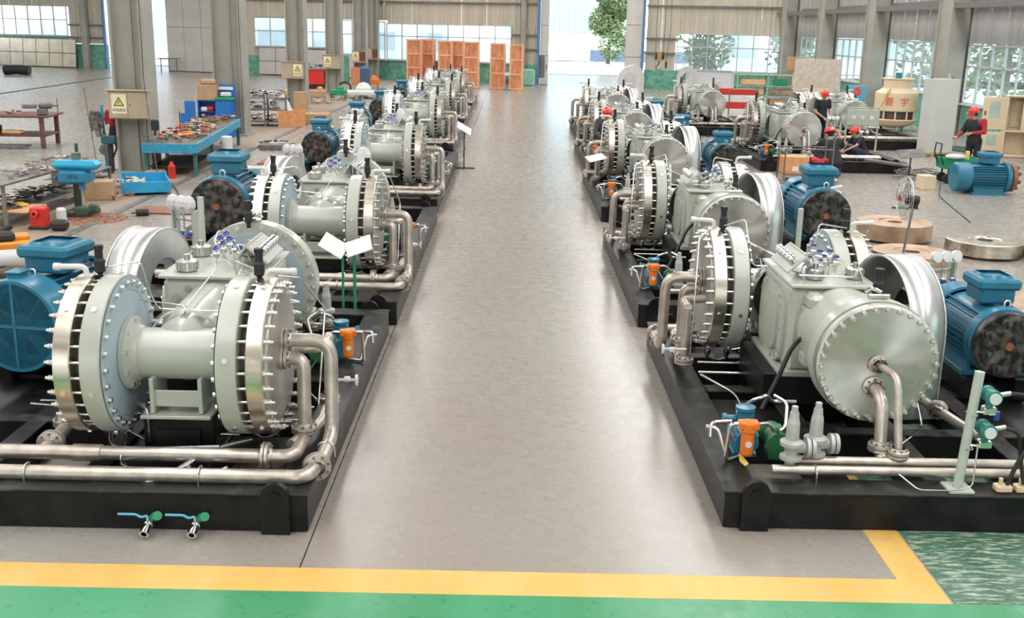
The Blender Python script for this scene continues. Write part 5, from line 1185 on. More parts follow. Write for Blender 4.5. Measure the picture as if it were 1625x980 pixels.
# blue workbench with cluttered tools
def clutter(name, label, loc, sx_, sy_, n, mats_, seed, h=.05, cat='tools'):
    rn = random.Random(seed); t = thing(name, label, cat, loc)
    groups = {}
    for k in range(n):
        m_ = rn.choice(mats_); b = groups.setdefault(m_.name, (MB(), m_))[0]
        x, y = rn.uniform(-sx_ / 2, sx_ / 2), rn.uniform(-sy_ / 2, sy_ / 2); a = rn.uniform(0, PI); q = rn.random(); z = rn.uniform(0, h)
        if q < .45: L = rn.uniform(.1, .3); b.cyl((x, y, .015 + z), (x + L * math.cos(a), y + L * math.sin(a), .02 + z), rn.uniform(.008, .02), 6)
        elif q < .75: b.cbox((x, y, .025 + z), (rn.uniform(.05, .2), rn.uniform(.04, .12), rn.uniform(.02, .07)), .005, rz=a)
        elif q < .9: b.lathe([(.02, 0), (.05, 0), (.05, .03), (.02, .03), (.02, 0)], (x, y, z + .005), (rn.uniform(-.3, .3), 0, 1), 12)
        else: b.tube([(x, y, .02 + z), (x + .12, y + .05, .06 + z), (x + .2, y - .05, .02 + z), (x + .1, y - .12, .02 + z)], .009, 5, .05)
    for nm, (b, m_) in groups.items(): tag(b.build('loose_pieces', m_, t), kind='stuff')
    return t
t = thing('workbench', 'long blue workbench heaped with tools right of the nearest column', 'workbench', (-8.90, 30.3, 0), .10)
b = MB(); b.cbox((0, 0, .80), (1.30, 7.4, .05), .01)
b.build('bench_top', GREYST, t); b = MB(); b.cbox((0, -3.7, .70), (1.35, .06, .24), .01); b.cbox((.65, 0, .70), (.06, 7.4, .24), .01); b.cbox((-.65, 0, .70), (.06, 7.4, .24), .01); b.cbox((0, 3.7, .70), (1.35, .06, .24), .01); b.build('bench_apron', BENCHB, t)
for x in (-.6, .6):
    for y in (-3.6, -1.2, 1.2, 3.6): MB().cbox((x, y, .35), (.09, .09, .7), .008).build('leg', mat('green_leg_paint', (.04, .16, .12)), t)
MB().cbox((0, -2.3, .22), (1.1, 2.4, .04), .01).build('bench_shelf', INK, t)
c_ = clutter('bench_tools', 'heap of loose tools, clips and orange hose on the blue workbench', (-8.90, 30.3, .825), 1.15, 7.0, 330, [GREYST, GREYST, CHROME, RUSTF, RUSTF, WHITE, INK, INK, CARD, GREYST, REDCL, ORANGE, GREEN], 31, .12); c_.rotation_euler = (0, 0, .10)
single('hose_coil', MB().lathe([(.14, 0), (.22, .02), (.24, .06), (.2, .1), (.14, .08)], n=20), ORANGE, 'orange hose coil lying on the blue workbench', 'hose', (-8.6, 28.3, .86))
b = MB(); b.sph((0, 0, .1), .14, 14, (1, 1, .7)); b.lathe([(.14, .06), (.18, .07), (.14, .08)], n=16); single('red_helmet', b, HELM, 'red helmet hanging under the edge of the blue workbench', 'helmet', (-8.12, 30.3, .38))
b = MB(); b.lathe([(0, 0), (.15, 0), (.16, .02), (.15, .72), (.12, .74), (0, .74)], n=24); single('white_drum', b, WHITE, 'white plastic cylinder standing before the blue workbench', 'drum', (-7.85, 29.5, 0))
b = MB(); b.lathe([(0, 0), (.10, 0), (.10, .26), (.06, .30), (.04, .30)], n=14); t = single('spray_bottle', b, WHITE, 'white bottle with red funnel on the floor by the bench', 'bottle', (-7.55, 27.6, 0)); MB().lathe([(.02, 0), (.13, .10), (.13, .12), (0, .10)], (0, 0, .30), n=14).build('funnel', RED, t)
b = MB(); b.lathe([(0, 0), (.09, 0), (.09, .30), (.05, .36), (.03, .42), (0, .42)], n=14); single('fire_extinguisher', b, RED, 'small red extinguisher standing by the nearest column foot', 'extinguisher', (-8.40, 26.3, 0))
t = thing('whiteboard_stand', 'small grey sign plate on a thin pole behind the workbench', 'sign stand', (-9.15, 29.6, 0)); MB().cyl((0, 0, .8), (0, 0, 1.4), .02, 8).build('pole', GREYST, t); MB().cbox((0, 0, 1.5), (.3, .02, .34), .005).build('plate', FRAMEW, t)
for i, (x, y, x2, z2, lab) in enumerate(((-8.75, 26.3, -9.0, 2.55, 'thin dark pole leaning right of the nearest column'), (-10.1, 26.0, -10.35, 2.2, 'thin grey pole standing left of the nearest column'))): b = MB(); b.cyl((x, y, 0), (x2, y + .1, z2 * 1.0), .014, 6); single('thin_pole', b, GREYST, lab, 'pole')
b = MB(); b.cyl((-10.35, 27.3, 0), (-9.95, 27.6, 1.2), .025, 8); single('thin_pole', b, INK, 'black bar leaning against the left side of the nearest column', 'bar')
# clothes stand
t = thing('coat_stand', 'blue steel coat stand beside the nearest column', 'coat stand', (-10.42, 27.4, 0))
b = MB(); b.cyl((0, 0, 0), (-.03, 0, 1.68), .035, 10); b.cbox((0, 0, .03), (.7, .06, .06), .01); b.cbox((0, 0, .03), (.06, .7, .06), .01); b.cyl((-.15, 0, 1.45), (.15, 0, 1.45), .02, 8); b.build('pole', BENCHB, t); MB().lathe([(.03, 0), (.13, 0), (.14, .03), (.13, .05), (.03, .05)], (.0, -.06, .55), (0, -1, 0), 16).build('grinder', GREYST, t)
def drape(name, label, loc, w, d, h, m_, seed):
    rn = random.Random(seed); b = MB()
    b.tube([(0, 0, 0), (.02, 0, -h * .3), (.04, .01, -h * .7), (.08, .02, -h)], w * .5, 12, .05, r2=w * .28)
    b.tube([(-w * .3, 0, -.05), (-w * .5, .02, -h * .5), (-w * .4, .03, -h * .8)], w * .2, 8, .05, r2=w * .14)
    b.tube([(w * .35, 0, -.02), (w * .7, .02, -h * .6), (w * .8, .03, -h * .95)], w * .2, 8, .05, r2=w * .13)
    b.sph((0, 0, 0), w * .5, 10, (1, 1, .5)); return single(name, b, m_, label, 'clothing', loc)
drape('jacket', 'grey camouflage jacket hanging on the blue coat stand', (-10.62, 27.35, 1.5), .26, .2, .62, mat('camouflage_cloth', (.10, .12, .09), 0, .9, .5, 12, color2=(.30, .30, .26)), 1)
drape('jacket', 'red upper half of a work jacket hanging on the blue stand', (-10.22, 27.3, 1.52), .24, .2, .40, REDCL, 2)
drape('jacket', 'black jacket with white sleeve hanging below the red one', (-10.12, 27.3, 1.12), .26, .2, .52, TSHIRT, 3)
# rusty vise bench left
t = thing('vise_bench', 'heavy rusty red steel bench at the left edge', 'workbench', (-15.2, 32.6, 0), .1)
b = MB(); b.cbox((0, 0, .93), (2.6, 1.6, .06), .01); b.cbox((0, 0, .36), (2.4, 1.4, .05), .01); b.build('bench_top', RUSTBR, t)
for x in (-1.1, 1.1):
    for y in (-.7, .7): MB().cbox((x, y, .45), (.12, .12, .9), .01).build('leg', RUSTBR, t)
t = thing('bench_vise', 'large dark bench vise on the corner of the rusty bench', 'vise', (-14.1, 32.3, .96), .3); b = MB(); b.cbox((0, 0, .1), (.3, .25, .2), .03); b.cbox((.1, 0, .28), (.4, .2, .18), .05); b.cbox((-.35, 0, .26), (.4, .16, .12), .02); b.build('vise_body', GREYST, t); b = MB(); b.cyl((.3, 0, .28), (.45, 0, .28), .025, 8); b.cyl((.43, 0, .05), (.43, 0, .5), .014, 6); b.build('vise_handle', GREYST, t)
clutter('bench_items', 'few bars and fittings on the rusty red bench', (-15.6, 32.5, .96), 1.5, 1.1, 30, [GREYST, WHITE, CARD, RUSTBR], 5)
single('storage_bin', MB().cbox((0, 0, .12), (.9, .4, .24), .02), INK, 'black and blue bin on the shelf of the rusty bench', 'bin', (-15.9, 32.3, .385)); single('storage_bin', MB().cbox((0, 0, .06), (.6, .35, .12), .05), WOODL, 'orange tray on the shelf of the rusty bench', 'tray', (-15.0, 32.2, .385))
b = MB(); b.cbox((0, 0, .08), (1.6, .5, .04), .01); b.cyl((-.7, -.2, 0), (-.7, .2, 0.06), .05, 8); single('steel_plate', b, GREYST, 'flat grey steel plate on the floor below the rusty bench', 'plate', (-15.2, 31.8, 0))
single('floor_post', MB().cyl((0, 0, 0), (0, 0, .35), .05, 10), mat('dark_green_paint', (.05, .10, .07)), 'short dark green post on the floor before the rusty bench', 'post', (-12.4, 30.4, 0))
# grey steel tables with stock
def steel_table(label, x, y, w, l, h, rz):
    t = thing('steel_table', label, 'table', (x, y, 0), rz); MB().cbox((0, 0, h), (w, l, .04), .006).build('table_top', GREYST, t); MB().cbox((0, 0, .22), (w * .9, l * .95, .03), .006).build('lower_shelf', GREYST, t)
    for sx_ in (-1, 1):
        for sy_ in (-1, 1): MB().cbox((sx_ * w * .45, sy_ * l * .47, h / 2), (.06, .06, h), .006).build('leg', mat('grey_leg', (.24, .22, .19), .3, .5, .1, 4), t)
    return t
steel_table('grey steel table covered with bar stock left of the drill press', -9.62, 21.3, .85, 4.0, .80, -.05)
clutter('bar_stock', 'bars and offcuts spread on the grey steel table', (-9.65, 21.3, .83), .8, 3.8, 90, [GREYST, CHROME, CARD, GREYST], 8, .05); clutter('bar_stock', 'dark offcuts piled on the lower shelf of the steel table', (-9.65, 21.3, .25), .75, 3.4, 120, [GREYST, INK, RUBBER], 9, .16)
steel_table('low steel table behind the drill press', -9.9, 24.5, 1.0, 1.0, .42, 0)
single('wooden_board', MB().cbox((0, 0, .02), (.6, .9, .04), .01), WOODL, 'orange-brown board lying flat left of the drill press', 'board', (-9.35, 20.1, .236)); single('yellow_gloves', MB().sph((0, 0, .04), .13, 10, (1.2, .8, .4)), YEL, 'yellow gloves lying on the board by the table', 'gloves', (-9.4, 20.2, .28))
# drill press
t = thing('drill_press', 'blue bench drill press standing by the left aisle edge', 'drill press', (-8.52, 20.8, 0))
b = MB(); b.cbox((0, .1, .06), (.5, .7, .12), .02); b.cyl((-.12, .25, .1), (-.12, .25, .78), .07, 18); b.build('base_column', mat('oily_cast_iron', (.07, .07, .06), .4, .4, .3, 8), t)
b = MB(); b.cbox((0, .0, .80), (.55, .55, .26), .05); b.cyl((.14, -.12, .55), (.14, -.12, .72), .06, 14); b.build('drill_head', TEAL2, t)
b = MB(); b.cbox((.02, .0, 1.02), (.86, .42, .18), .07); b.build('belt_cover', mat('cyan_cover_paint', (.03, .36, .58), 0, .35, .06, 3), t)
b = MB(); b.cyl((-.05, .15, 1.1), (-.05, .15, 1.24), .09, 14); b.cyl((-.42, .1, .9), (-.42, .1, .6), .12, 14); b.build('drill_motor', GREYST, t)
b = MB(); b.cyl((.14, -.12, .3), (.14, -.12, .55), .03, 10); b.cyl((.14, -.12, .18), (.14, -.12, .3), .014, 8); b.build('spindle', CHROME, t); b = MB(); b.cbox((.12, -.1, .16), (.34, .22, .10), .02); b.cbox((.32, -.1, .19), (.16, .16, .16), .03); b.build('machine_vice', mat('dark_green_paint', (.05, .10, .07)), t)
b = MB(); b.cyl((.28, -.05, .8), (.40, -.12, .62), .012, 6); b.cyl((-.3, .0, .85), (-.42, -.1, .75), .02, 8); b.build('feed_lever', TEAL2, t)
text_mesh('2516', .10, .002, INK, 'cast_lettering', t, T(.02, -.278, .82) @ rotX(PI / 2))
b = MB(); rn = random.Random(3)
for k in range(240):
    a = rn.uniform(0, 6.3); r_ = abs(rn.gauss(0, .42)); b.tube([(r_ * math.cos(a), r_ * .8 * math.sin(a), .01), (r_ * math.cos(a) + rn.uniform(-.05, .05), r_ * .8 * math.sin(a) + rn.uniform(-.05, .05), rn.uniform(.01, .04))], .007, 4)
b.lathe([(.75, 0), (.55, .012), (0, .02)], n=24); o = single('metal_swarf', b, DIRT, 'reddish heap of drilling swarf under the drill press', 'swarf', (-8.25, 20.55, 0)); o['kind'] = 'stuff'
single('small_motor', MB().cyl((-.12, 0, .07), (.12, 0, .07), .07, 12), INK, 'small black cylinder on the floor right of the swarf', 'cylinder', (-7.35, 21.0, 0), .3)
t = thing('oil_can_box', 'red extinguisher box with white bottle beside the steel table', 'extinguisher box', (-8.72, 19.45, 0)); MB().cbox((0, 0, .2), (.28, .25, .4), .02).build('red_box', RED, t); MB().cbox((0, 0, .03), (.34, .3, .06), .01).build('base', INK, t); MB().lathe([(.03, 0), (.06, 0), (.07, .03), (.06, .06), (.03, .06)], (-.02, -.14, .30), (0, -1, 0), 14).build('red_wheel', REDINK, t)
b = MB(); b.lathe([(0, 0), (.09, 0), (.09, .28), (.07, .32), (0, .33)], n=14); single('white_canister', b, WHITE, 'white canister beside the red extinguisher box', 'canister', (-8.38, 19.6, .05)); single('black_toolbag', MB().cbox((0, 0, .1), (.3, .25, .2), .06), INK, 'black bag in front of the white canister', 'bag', (-8.3, 19.3, 0))
# yellow tool and plastic wrapped roll
t = thing('orange_tool_box', 'orange and black power tool box at the left picture edge', 'tool box', (-8.15, 16.9, .0), .5)
b = MB(); b.cbox((0, 0, .16), (.7, .45, .26), .03); b.cbox((.2, .1, .32), (.3, .25, .1), .03); b.build('case', mat('amber_plastic', (.75, .28, .02), 0, .4, .05, 4), t); b = MB(); b.cbox((-.05, 0, .36), (.35, .3, .16), .05); b.cyl((-.3, .1, .3), (.1, .15, .5), .05, 8); b.cbox((.45, .0, .1), (.25, .3, .2), .05); b.build('power_tool', INK, t)
b = MB(); rn = random.Random(6)
b.tube([(-.9, -.2, .14), (-.3, 0, .15), (.25, .25, .15), (.7, .5, .14)], .13, 14, .2)
for k in range(12): b.sph((-.9 + .14 * k, -.2 + .058 * k, .16 + rn.uniform(-.03, .05)), rn.uniform(.08, .13), 8, (1, 1, .8))
single('wrapped_roll', b, FILM, 'long roll wrapped in clear plastic on the floor at the left', 'roll', (-7.6, 16.2, 0))
single('dark_rag', MB().sph((0, 0, .05), .3, 10, (1.3, .7, .3)), mat('dark_olive_cloth', (.07, .07, .04), 0, .9, .3, 12), 'dark olive rag beside the plastic-wrapped roll', 'rag', (-7.35, 15.6, 0))
# blue tray
t = thing('blue_tray', 'blue steel chip tray lying on the floor before the nearest column', 'tray', (-8.42, 24.35, .05), .38)
b = MB(); b.box((0, 0, .02), (1.0, 1.7, .03))
for s_ in (-1, 1): b.cbox((s_ * .5, 0, .13), (.03, 1.7, .24), .006); b.cbox((0, s_ * .85, .13), (1.0, .03, .24), .006)
b.build('tray_body', mat('sky_blue_paint', (.03, .34, .60), 0, .45, .1, 4), t); o = clutter('tray_scraps', 'loose scraps and yellow strap lying in the blue tray', (-8.75, 24.6, .10), .5, .8, 40, [GREYST, YEL, WHITE, GREYST], 4, .1); clutter('floor_scraps', 'small debris on the floor between drill press and blue tray', (-9.0, 23.3, .0), 1.0, 1.0, 60, [CARD, RUSTF, GREYST, WHITE], 14, .08)
b = MB(); b.cbox((0, 0, .02), (.04, 2.0, .04), .005); single('steel_angle', b, GREYST, 'steel angle bar on the floor beside the blue tray', 'bar', (-7.75, 24.5, 0), .38)
single('cardboard_box', MB().cbox((0, 0, .2), (.6, .5, .4), .01), CARD, 'open brown carton between drill press and blue tray', 'box', (-8.95, 23.0, .0), .2)
for k, (x, y) in enumerate(((-10.3, 26.2), (-9.0, 26.6), (-8.9, 26.9))): single('rag', MB().sph((0, 0, .07), .17, 8, (1.2, 1, .6)), CARD, 'crumpled brown rag at the nearest column foot, %s' % ('left corner', 'right corner', 'far right')[k], 'rag', (x, y, 0))
# rack beyond the second column
t = thing('shelving_rack', 'dark steel rack full of machine parts between second and third column', 'rack', (-9.35, 41.0, 0), .1)
b = MB()
for x in (-.8, 0, .8):
    for y in (-.5, .5): b.cbox((x, y, .6), (.06, .06, 1.2), .005)
for z in (.15, .6, 1.05): b.cbox((0, 0, z), (1.7, 1.1, .03), .004)
b.build('rack_frame', GREYST, t)
for k, z in enumerate((.17, .62, 1.07)): clutter('rack_parts', 'machine parts on the %s shelf of the dark rack' % ('bottom', 'middle', 'top')[k], (-9.35, 41.0, z), 1.5, .9, 60, [GREYST, INK, CHROME, RUSTBR], 40 + k, .22)
t = thing('orange_carton', 'open orange cardboard carton holding the white roll', 'carton', (-8.35, 40.9, 0), .1)
for (c_, s_) in (((0, -.4, .3), (.95, .02, .6)), ((0, .4, .3), (.95, .02, .6)), ((-.47, 0, .3), (.02, .8, .6)), ((.47, 0, .3), (.02, .8, .6)), ((0, 0, .02), (.95, .8, .03))): MB().box(c_, s_).build('side_panel', mat('orange_carton', (.72, .33, .14)), t)
b = MB(); b.tube([(0, 0, .1), (-.25, 0, .75), (-.40, 0, 1.05)], .28, 16, r2=.26); single('white_roll', b, WHITE, 'thick white foam roll standing in the orange carton', 'roll', (-8.45, 40.9, .02))
single('cardboard_box', MB().cbox((0, 0, .5), (.5, .4, 1.0), .01), CARD, 'tall brown box against the third column', 'box', (-8.9, 45.5, 0)); single('cardboard_box', MB().cbox((0, 0, .2), (1.0, .7, .4), .01), CARD, 'brown box behind the orange carton', 'box', (-7.6, 42.0, 0))
# red machine etc in the deep left
t = thing('red_machine', 'bright red steel cabinet between third and fourth column', 'machine', (-12.3, 65.5, 0)); MB().cbox((0, 0, .68), (2.0, 1.0, .85), .02).build('cabinet_body', mat('bright_red_enamel', (.80, .03, .025), 0, .35, .04, 2), t); MB().cbox((0, 0, .15), (1.9, .9, .25), .01).build('plinth', INK, t); MB().cbox((1.05, 0, .7), (.12, .9, .75), .02).build('side_grille', RUSTBR, t); MB().cbox((0, 0, 1.13), (2.1, 1.1, .05), .01).build('top', GREYST, t)
clutter('machine_scrap', 'dark cables and scraps on top of the red machine', (-12.3, 65.5, 1.16), 1.7, .8, 50, [INK, GREYST, RUBBER], 51, .25)
b = MB(); b.lathe([(0, 0), (.32, 0), (.32, 1.25), (.2, 1.38), (.1, 1.42), (.1, 1.5), (0, 1.5)], n=20); single('gas_cylinder', b, mat('steel_blue_paint', (.06, .13, .22), 0, .45, .06, 3), 'dark blue gas cylinder beside the fifth column', 'cylinder', (-8.85, 65.3, 0))
single('orange_board', MB().cbox((0, 0, .55), (.95, .05, 1.1), .01), mat('orange_board', (.62, .24, .12)), 'orange board leaning on the foot of the fifth column', 'board', (-10.0, 70.5, 0))
single('green_board', MB().cbox((0, 0, .9), (.8, .08, 1.8), .01), WAINS, 'green board standing left of the fifth column', 'board', (-11.2, 72.0, 0))
for i, (x, y, w_, h_, m_, lab) in enumerate(((-10.7, 52.5, .7, .75, YEL, 'amber tool trolley by the fourth column'), (-9.6, 53.5, .8, .7, CARD, 'tan sack heap beside the amber trolley'), (-9.0, 56.0, .9, .6, GREENL, 'dark green pump lying beyond the tan heap'), (-8.0, 57.6, 2.0, .45, WHITE, 'white pallet table near the fourth column'), (-8.6, 66.8, .8, .7, ORANGE, 'small orange machine right of the gas cylinder'))):
    b = MB(); b.cbox((0, 0, h_ * .62), (w_, w_ * .7, h_ * .5), .04)
    for sx_ in (-1, 1):
        for sy_ in (-1, 1): b.cyl((sx_ * w_ * .4, sy_ * w_ * .25, 0), (sx_ * w_ * .4, sy_ * w_ * .25, h_ * .5), .04, 8)
    b.sph((.1, 0, h_ * .9), w_ * .22, 10); single('shop_item', b, m_, lab, 'equipment', (x, y, 0), .2)
    if i < 4: clutter('shop_scraps', 'loose parts around the %s' % lab, (x + .3, y - .8, .0), 1.6, 1.6, 30, [GREYST, INK, WHITE, CARD], 60 + i, .3)
b = MB(); b.lathe([(.28, 0), (.36, .02), (.38, .08), (.34, .14), (.28, .12)], (0, 0, 0), (0, -1, .2), 20); single('cable_reel', b, INK, 'black cable reel standing before the fourth column', 'reel', (-9.2, 59.6, .37)); 
clutter('floor_scraps', 'scattered fittings on the floor before the blue cabinet', (-7.6, 34.0, 0), .9, 2.2, 40, [GREYST, INK, WHITE], 71, .06)
b = MB(); b.cbox((0, 0, .08), (.9, .5, .16), .01); single('steel_box', b, GREYST, 'low grey box on the floor right of the workbench', 'box', (-7.3, 33.0, 0), .1)
b = MB(); b.cbox((0, 0, .02), (1.6, 1.4, .03), .01); single('brown_mat', b, mat('red_brown_board', (.30, .12, .08)), 'red-brown board on the floor behind the second left motor', 'board', (-6.2, 30.0, 0)); b = MB(); b.cbox((0, 0, .02), (1.3, .8, .03), .01); single('brown_mat', b, mat('red_brown_board', (.30, .12, .08)), 'red-brown board on the floor left of the second left motor', 'board', (-7.0, 21.6, 0))
single('yellow_leaf', MB().prism([(0, 0), (.04, .02), (.02, .09), (-.01, .13), (-.03, .05)], .004, rotX(.6)), YEL, 'yellow scrap lying on the front right skid beam', 'scrap', (2.0, 8.15, SKZ + .01), .3)
for i, (x, y, h, lab) in enumerate(((-2.65, 18.5, 1.45, 'second left compressor'), (-2.9, 26.8, 1.45, 'third left compressor'))):
    b = MB(); b.sph((0, 0, 0), .12, 10, (1, .8, 1.5)); b.sph((.02, -.02, -.22), .10, 10, (1, .9, 1.2)); single('wrapped_gauge', b, FILM, 'film-wrapped gauge standing up on the %s' % lab, 'gauge', (x + .35, y - 1.8 if i == 0 else y - 2, 1.78))

# ================================================================ PEOPLE
def remesh(o, vox, smooth=4):
    m1 = o.modifiers.new('r', 'REMESH'); m1.mode = 'VOXEL'; m1.voxel_size = vox; m1.use_smooth_shade = True
    m2 = o.modifiers.new('s', 'SMOOTH'); m2.iterations = smooth; m2.factor = .5
def limb(b, pts, rs):
    for i in range(len(pts) - 1): b.cyl(pts[i], pts[i + 1], rs[i], 12, rs[i + 1])
    for p, r in zip(pts, rs): b.sph(p, r, 12)
def person(name_label, loc, rz, J, shirt, trouser, long_sleeve=False, sleeve_m=None):
    """J: joints in metres, facing -y; keys pelvis chest neck head, sL eL wL hL..., hipL kL aL tL."""
    t = thing('person', name_label, 'person', loc, rz); V = {k: Vector(v) for k, v in J.items()}
    b = MB()
    limb(b, [V['pelvis'], (V['pelvis'] + V['chest']) / 2, V['chest']], [.13, .125, .14])
    limb(b, [V['chest'], V['neck']], [.12, .058]); limb(b, [V['neck'], V['head']], [.055, .06])
    for s_ in 'LR':
        limb(b, [V['chest'] + (V['s' + s_] - V['chest']) * .3, V['s' + s_], V['e' + s_], V['w' + s_]], [.09, .062, .042, .028])
        limb(b, [V['pelvis'], V['hip' + s_], V['k' + s_], V['a' + s_]], [.12, .095, .062, .042])
        limb(b, [V['a' + s_], V['t' + s_]], [.042, .035])
        # hand: palm, four fingers and a thumb, lightly curled
        w = V['w' + s_]; d = (w - V['e' + s_]).normalized(); sd = d.orthogonal().normalized(); up = d.cross(sd)
        limb(b, [w, w + d * .05, w + d * .085], [.028, .034, .034])
        for k in range(4):
            o_ = sd * (-.027 + .018 * k); L = (.068, .078, .074, .058)[k]
            limb(b, [w + d * .085 + o_, w + d * (.085 + L * .5) + o_ - up * .012, w + d * (.085 + L * .85) + o_ - up * .035], [.0095, .009, .008])
        limb(b, [w + d * .03 + sd * .026, w + d * .06 + sd * .05 - up * .01, w + d * .085 + sd * .056 - up * .022], [.012, .011, .009])
    H = V['head']; hd = J.get('look', (0, -1, 0)); f_ = Vector(hd).normalized(); q = Vector((0, -1, 0)).rotation_difference(f_).to_matrix().to_4x4(); MH = T(*H) @ q
    b.sph((0, 0, .06), .092, 16, (.86, 1.05, 1.22), M=MH); b.sph((0, -.03, .0), .065, 14, (.9, 1, .9), M=MH)
    b.cyl((0, -.092, .075), (0, -.118, .04), .011, 8, .018, M=MH); b.sph((0, -.113, .038), .016, 8, M=MH)
    for sx_ in (-1, 1): b.sph((sx_ * .082, .01, .055), .026, 8, (.4, .8, 1.2), M=MH); b.sph((sx_ * .035, -.088, .095), .014, 8, (1.5, .6, .6), M=MH)
    b.sph((0, -.095, .005), .016, 8, (1.7, .6, .5), M=MH); b.sph((0, -.082, -.035), .026, 8, M=MH)
    body = b.build('body', SKIN, t); remesh(body, .0085, 3)
    e = MB()
    for sx_ in (-1, 1): e.sph((sx_ * .034, -.0935, .072), .011, 8, M=MH)
    e.build('eyes', HAIR, t); e = MB(); e.sph((0, -.1005, .006), .014, 8, (1.5, .4, .35), M=MH); e.build('lips', mat('lips', (.40, .13, .10)), t)
    hb = MB(); hb.sph((0, .018, .075), .098, 14, (.88, 1.0, 1.15), M=MH); hb.build('hair', HAIR, t)
    hm = MB(); MH2 = MH @ T(0, 0, .095)
    hm.lathe([(.125, 0), (.122, .05), (.105, .09), (.07, .118), (.03, .13), (0, .132)], n=28, M=MH2 @ Matrix.Diagonal((.95, 1.12, 1, 1))); hm.lathe([(.110, -.004), (.14, -.008), (.142, .0), (.124, .006)], n=28, M=MH2 @ Matrix.Diagonal((.95, 1.12, 1, 1))); hm.sph((0, -.125, .0), .075, 12, (1.15, .75, .10), M=MH2); hm.cbox((0, 0, .128), (.03, .2, .02), .008, M=MH2)
    h_ = hm.build('helmet', HELM, t); MB().cbox((0, .132, .055), (.09, .012, .05), .004, M=MH2).build('helmet_sticker', YEL, h_)
    c = MB(); limb(c, [V['pelvis'] + Vector((0, 0, .02)), (V['pelvis'] + V['chest']) / 2, V['chest'], V['chest'] + (V['neck'] - V['chest']) * .62], [.155, .155, .165, .085])
    for s_ in 'LR':
        S_ = V['s' + s_]; E_ = V['e' + s_]; Wr = V['w' + s_]
        limb(c, [V['chest'] + (S_ - V['chest']) * .4, S_], [.11, .085]); limb(c, [S_, S_ + (E_ - S_) * (1.0 if long_sleeve else .62)], [.085, .070 if not long_sleeve else .06])
        if long_sleeve: limb(c, [E_, E_ + (Wr - E_) * .8], [.06, .048])
    sh = c.build('shirt', shirt, t); remesh(sh, .011, 4)
    c = MB(); limb(c, [V['pelvis'], V['pelvis'] + Vector((0, 0, .03))], [.155, .145])
    for s_ in 'LR': limb(c, [V['pelvis'] + (V['hip' + s_] - V['pelvis']) * .5, V['hip' + s_], V['k' + s_], V['k' + s_] + (V['a' + s_] - V['k' + s_]) * .93], [.13, .115, .085, .068])
    tr = c.build('trousers', trouser, t); remesh(tr, .012, 4)
    for s_ in 'LR':
        a_, to = V['a' + s_], V['t' + s_]; c = MB(); limb(c, [a_ + Vector((0, 0, -.015)) - (to - a_) * .25, a_ + (to - a_) * .5, to + (to - a_) * .12], [.052, .052, .046]); o = c.build('shoe', SHOE, t); remesh(o, .012, 3)
    return t
STAND = dict(pelvis=(0, 0, .95), chest=(0, -.01, 1.30), neck=(0, -.01, 1.48), head=(0, -.03, 1.55), sL=(.20, 0, 1.41), eL=(.27, .02, 1.12), wL=(.26, -.10, .88), sR=(-.20, 0, 1.41), eR=(-.27, .02, 1.12), wR=(-.24, -.12, .88),
             hipL=(.10, 0, .90), kL=(.12, -.02, .50), aL=(.13, .02, .08), tL=(.15, -.13, .05), hipR=(-.10, 0, .90), kR=(-.12, -.02, .50), aR=(-.13, .02, .08), tR=(-.15, -.13, .05))
j = dict(STAND); j.update(look=(.35, -1, -.45), wL=(.18, -.24, 1.0), eL=(.26, -.02, 1.12), wR=(-.06, -.28, .90), eR=(-.27, -.02, 1.10))
person('standing worker in red helmet and black T-shirt looking down at the gauge rack', (10.1, 34.9, .30), .2, j, TSHIRT, TROUS)
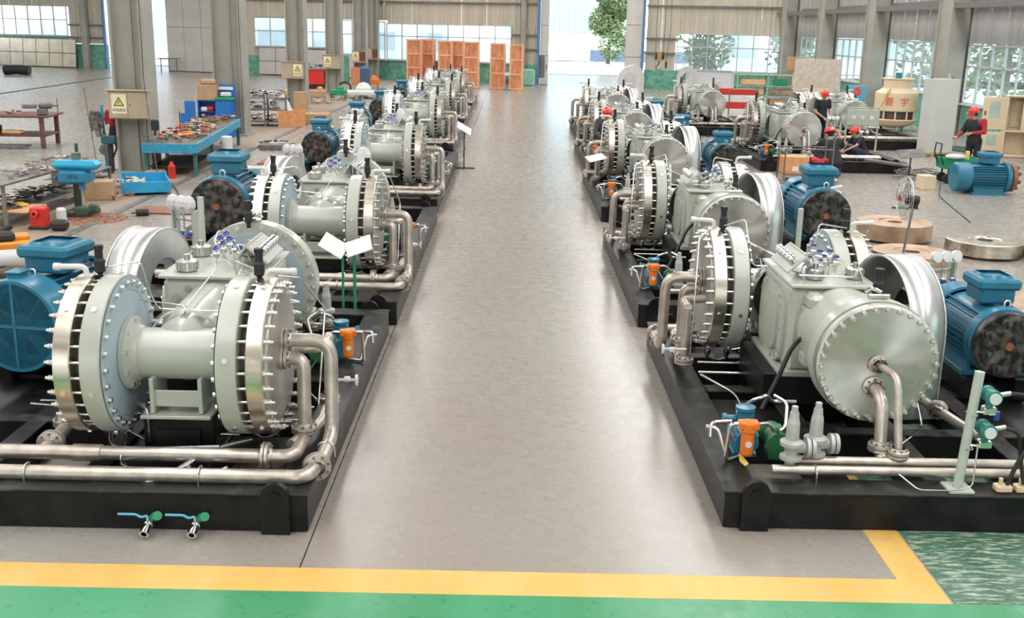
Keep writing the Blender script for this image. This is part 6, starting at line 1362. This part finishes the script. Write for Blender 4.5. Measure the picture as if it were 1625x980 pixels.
CR = dict(pelvis=(0, .02, .34), chest=(.0, -.20, .68), neck=(0, -.28, .84), head=(0, -.33, .91), sL=(.20, -.22, .79), eL=(.28, -.42, .62), wL=(.16, -.60, .62), sR=(-.20, -.22, .79), eR=(-.28, -.42, .62), wR=(-.16, -.60, .62),
          hipL=(.12, .0, .33), kL=(.24, -.42, .50), aL=(.20, -.12, .09), tL=(.22, -.30, .05), hipR=(-.12, .0, .33), kR=(-.24, -.42, .50), aR=(-.20, -.12, .09), tR=(-.22, -.30, .05), look=(0, -1, -.5))
j = dict(CR); j.update(wR=(-.30, -.55, .95), eR=(-.36, -.35, .66), look=(.1, -1, -.35))
j = {k: (tuple(c for c in v)) for k, v in j.items()}
person('crouching worker seen from behind in red helmet and black T-shirt', (8.86, 29.1, 0), PI + .1, {k: ((-v[0], v[1], v[2]) if k in ('x',) else v) for k, v in j.items()}, TSHIRT, TROUS).scale = (1.2, 1.2, 1.2)
j = dict(CR); j.update(look=(-.3, -1, -.3), wL=(.05, -.62, .45), wR=(-.12, -.62, .45))
person('crouching worker in profile with red helmet, black T-shirt and navy trousers', (10.35, 31.2, .10), -PI / 2 + .25, j, TSHIRT, NAVY)
j = dict(STAND); j.update(look=(-.9, -.5, -.2), wL=(.02, -.26, 1.10), eL=(.28, -.06, 1.14), wR=(-.30, -.42, .98), eR=(-.30, -.10, 1.10), chest=(-.02, -.06, 1.30), neck=(-.03, -.09, 1.48), head=(-.04, -.12, 1.55))
p4 = person('standing worker in red helmet with red and black jacket behind the handcart', (13.30, 30.6, .0), -.9, j, REDCL, TROUS, True); p4.scale = (1.07, 1.07, 1.07)
c = MB(); limb(c, [(0, -.02, .90), (-.02, -.06, 1.30)], [.176, .180]); limb(c, [(-.20, -.03, 1.38), (-.30, -.10, 1.12)], [.09, .075]); o = c.build('jacket_lower_half', TSHIRT, p4); remesh(o, .012, 3)
j = dict(STAND); j.update(look=(-.2, -1, -.6), wL=(.1, -.3, .95), wR=(-.1, -.3, .95))
person('worker in red helmet half hidden behind the third right compressor head', (2.45, 27.6, .12), .2, j, mat('dark_grey_cloth', (.08, .08, .08), 0, .85, .2, 9), TROUS, True)
for o_ in (motF, motFan): kill(o_)
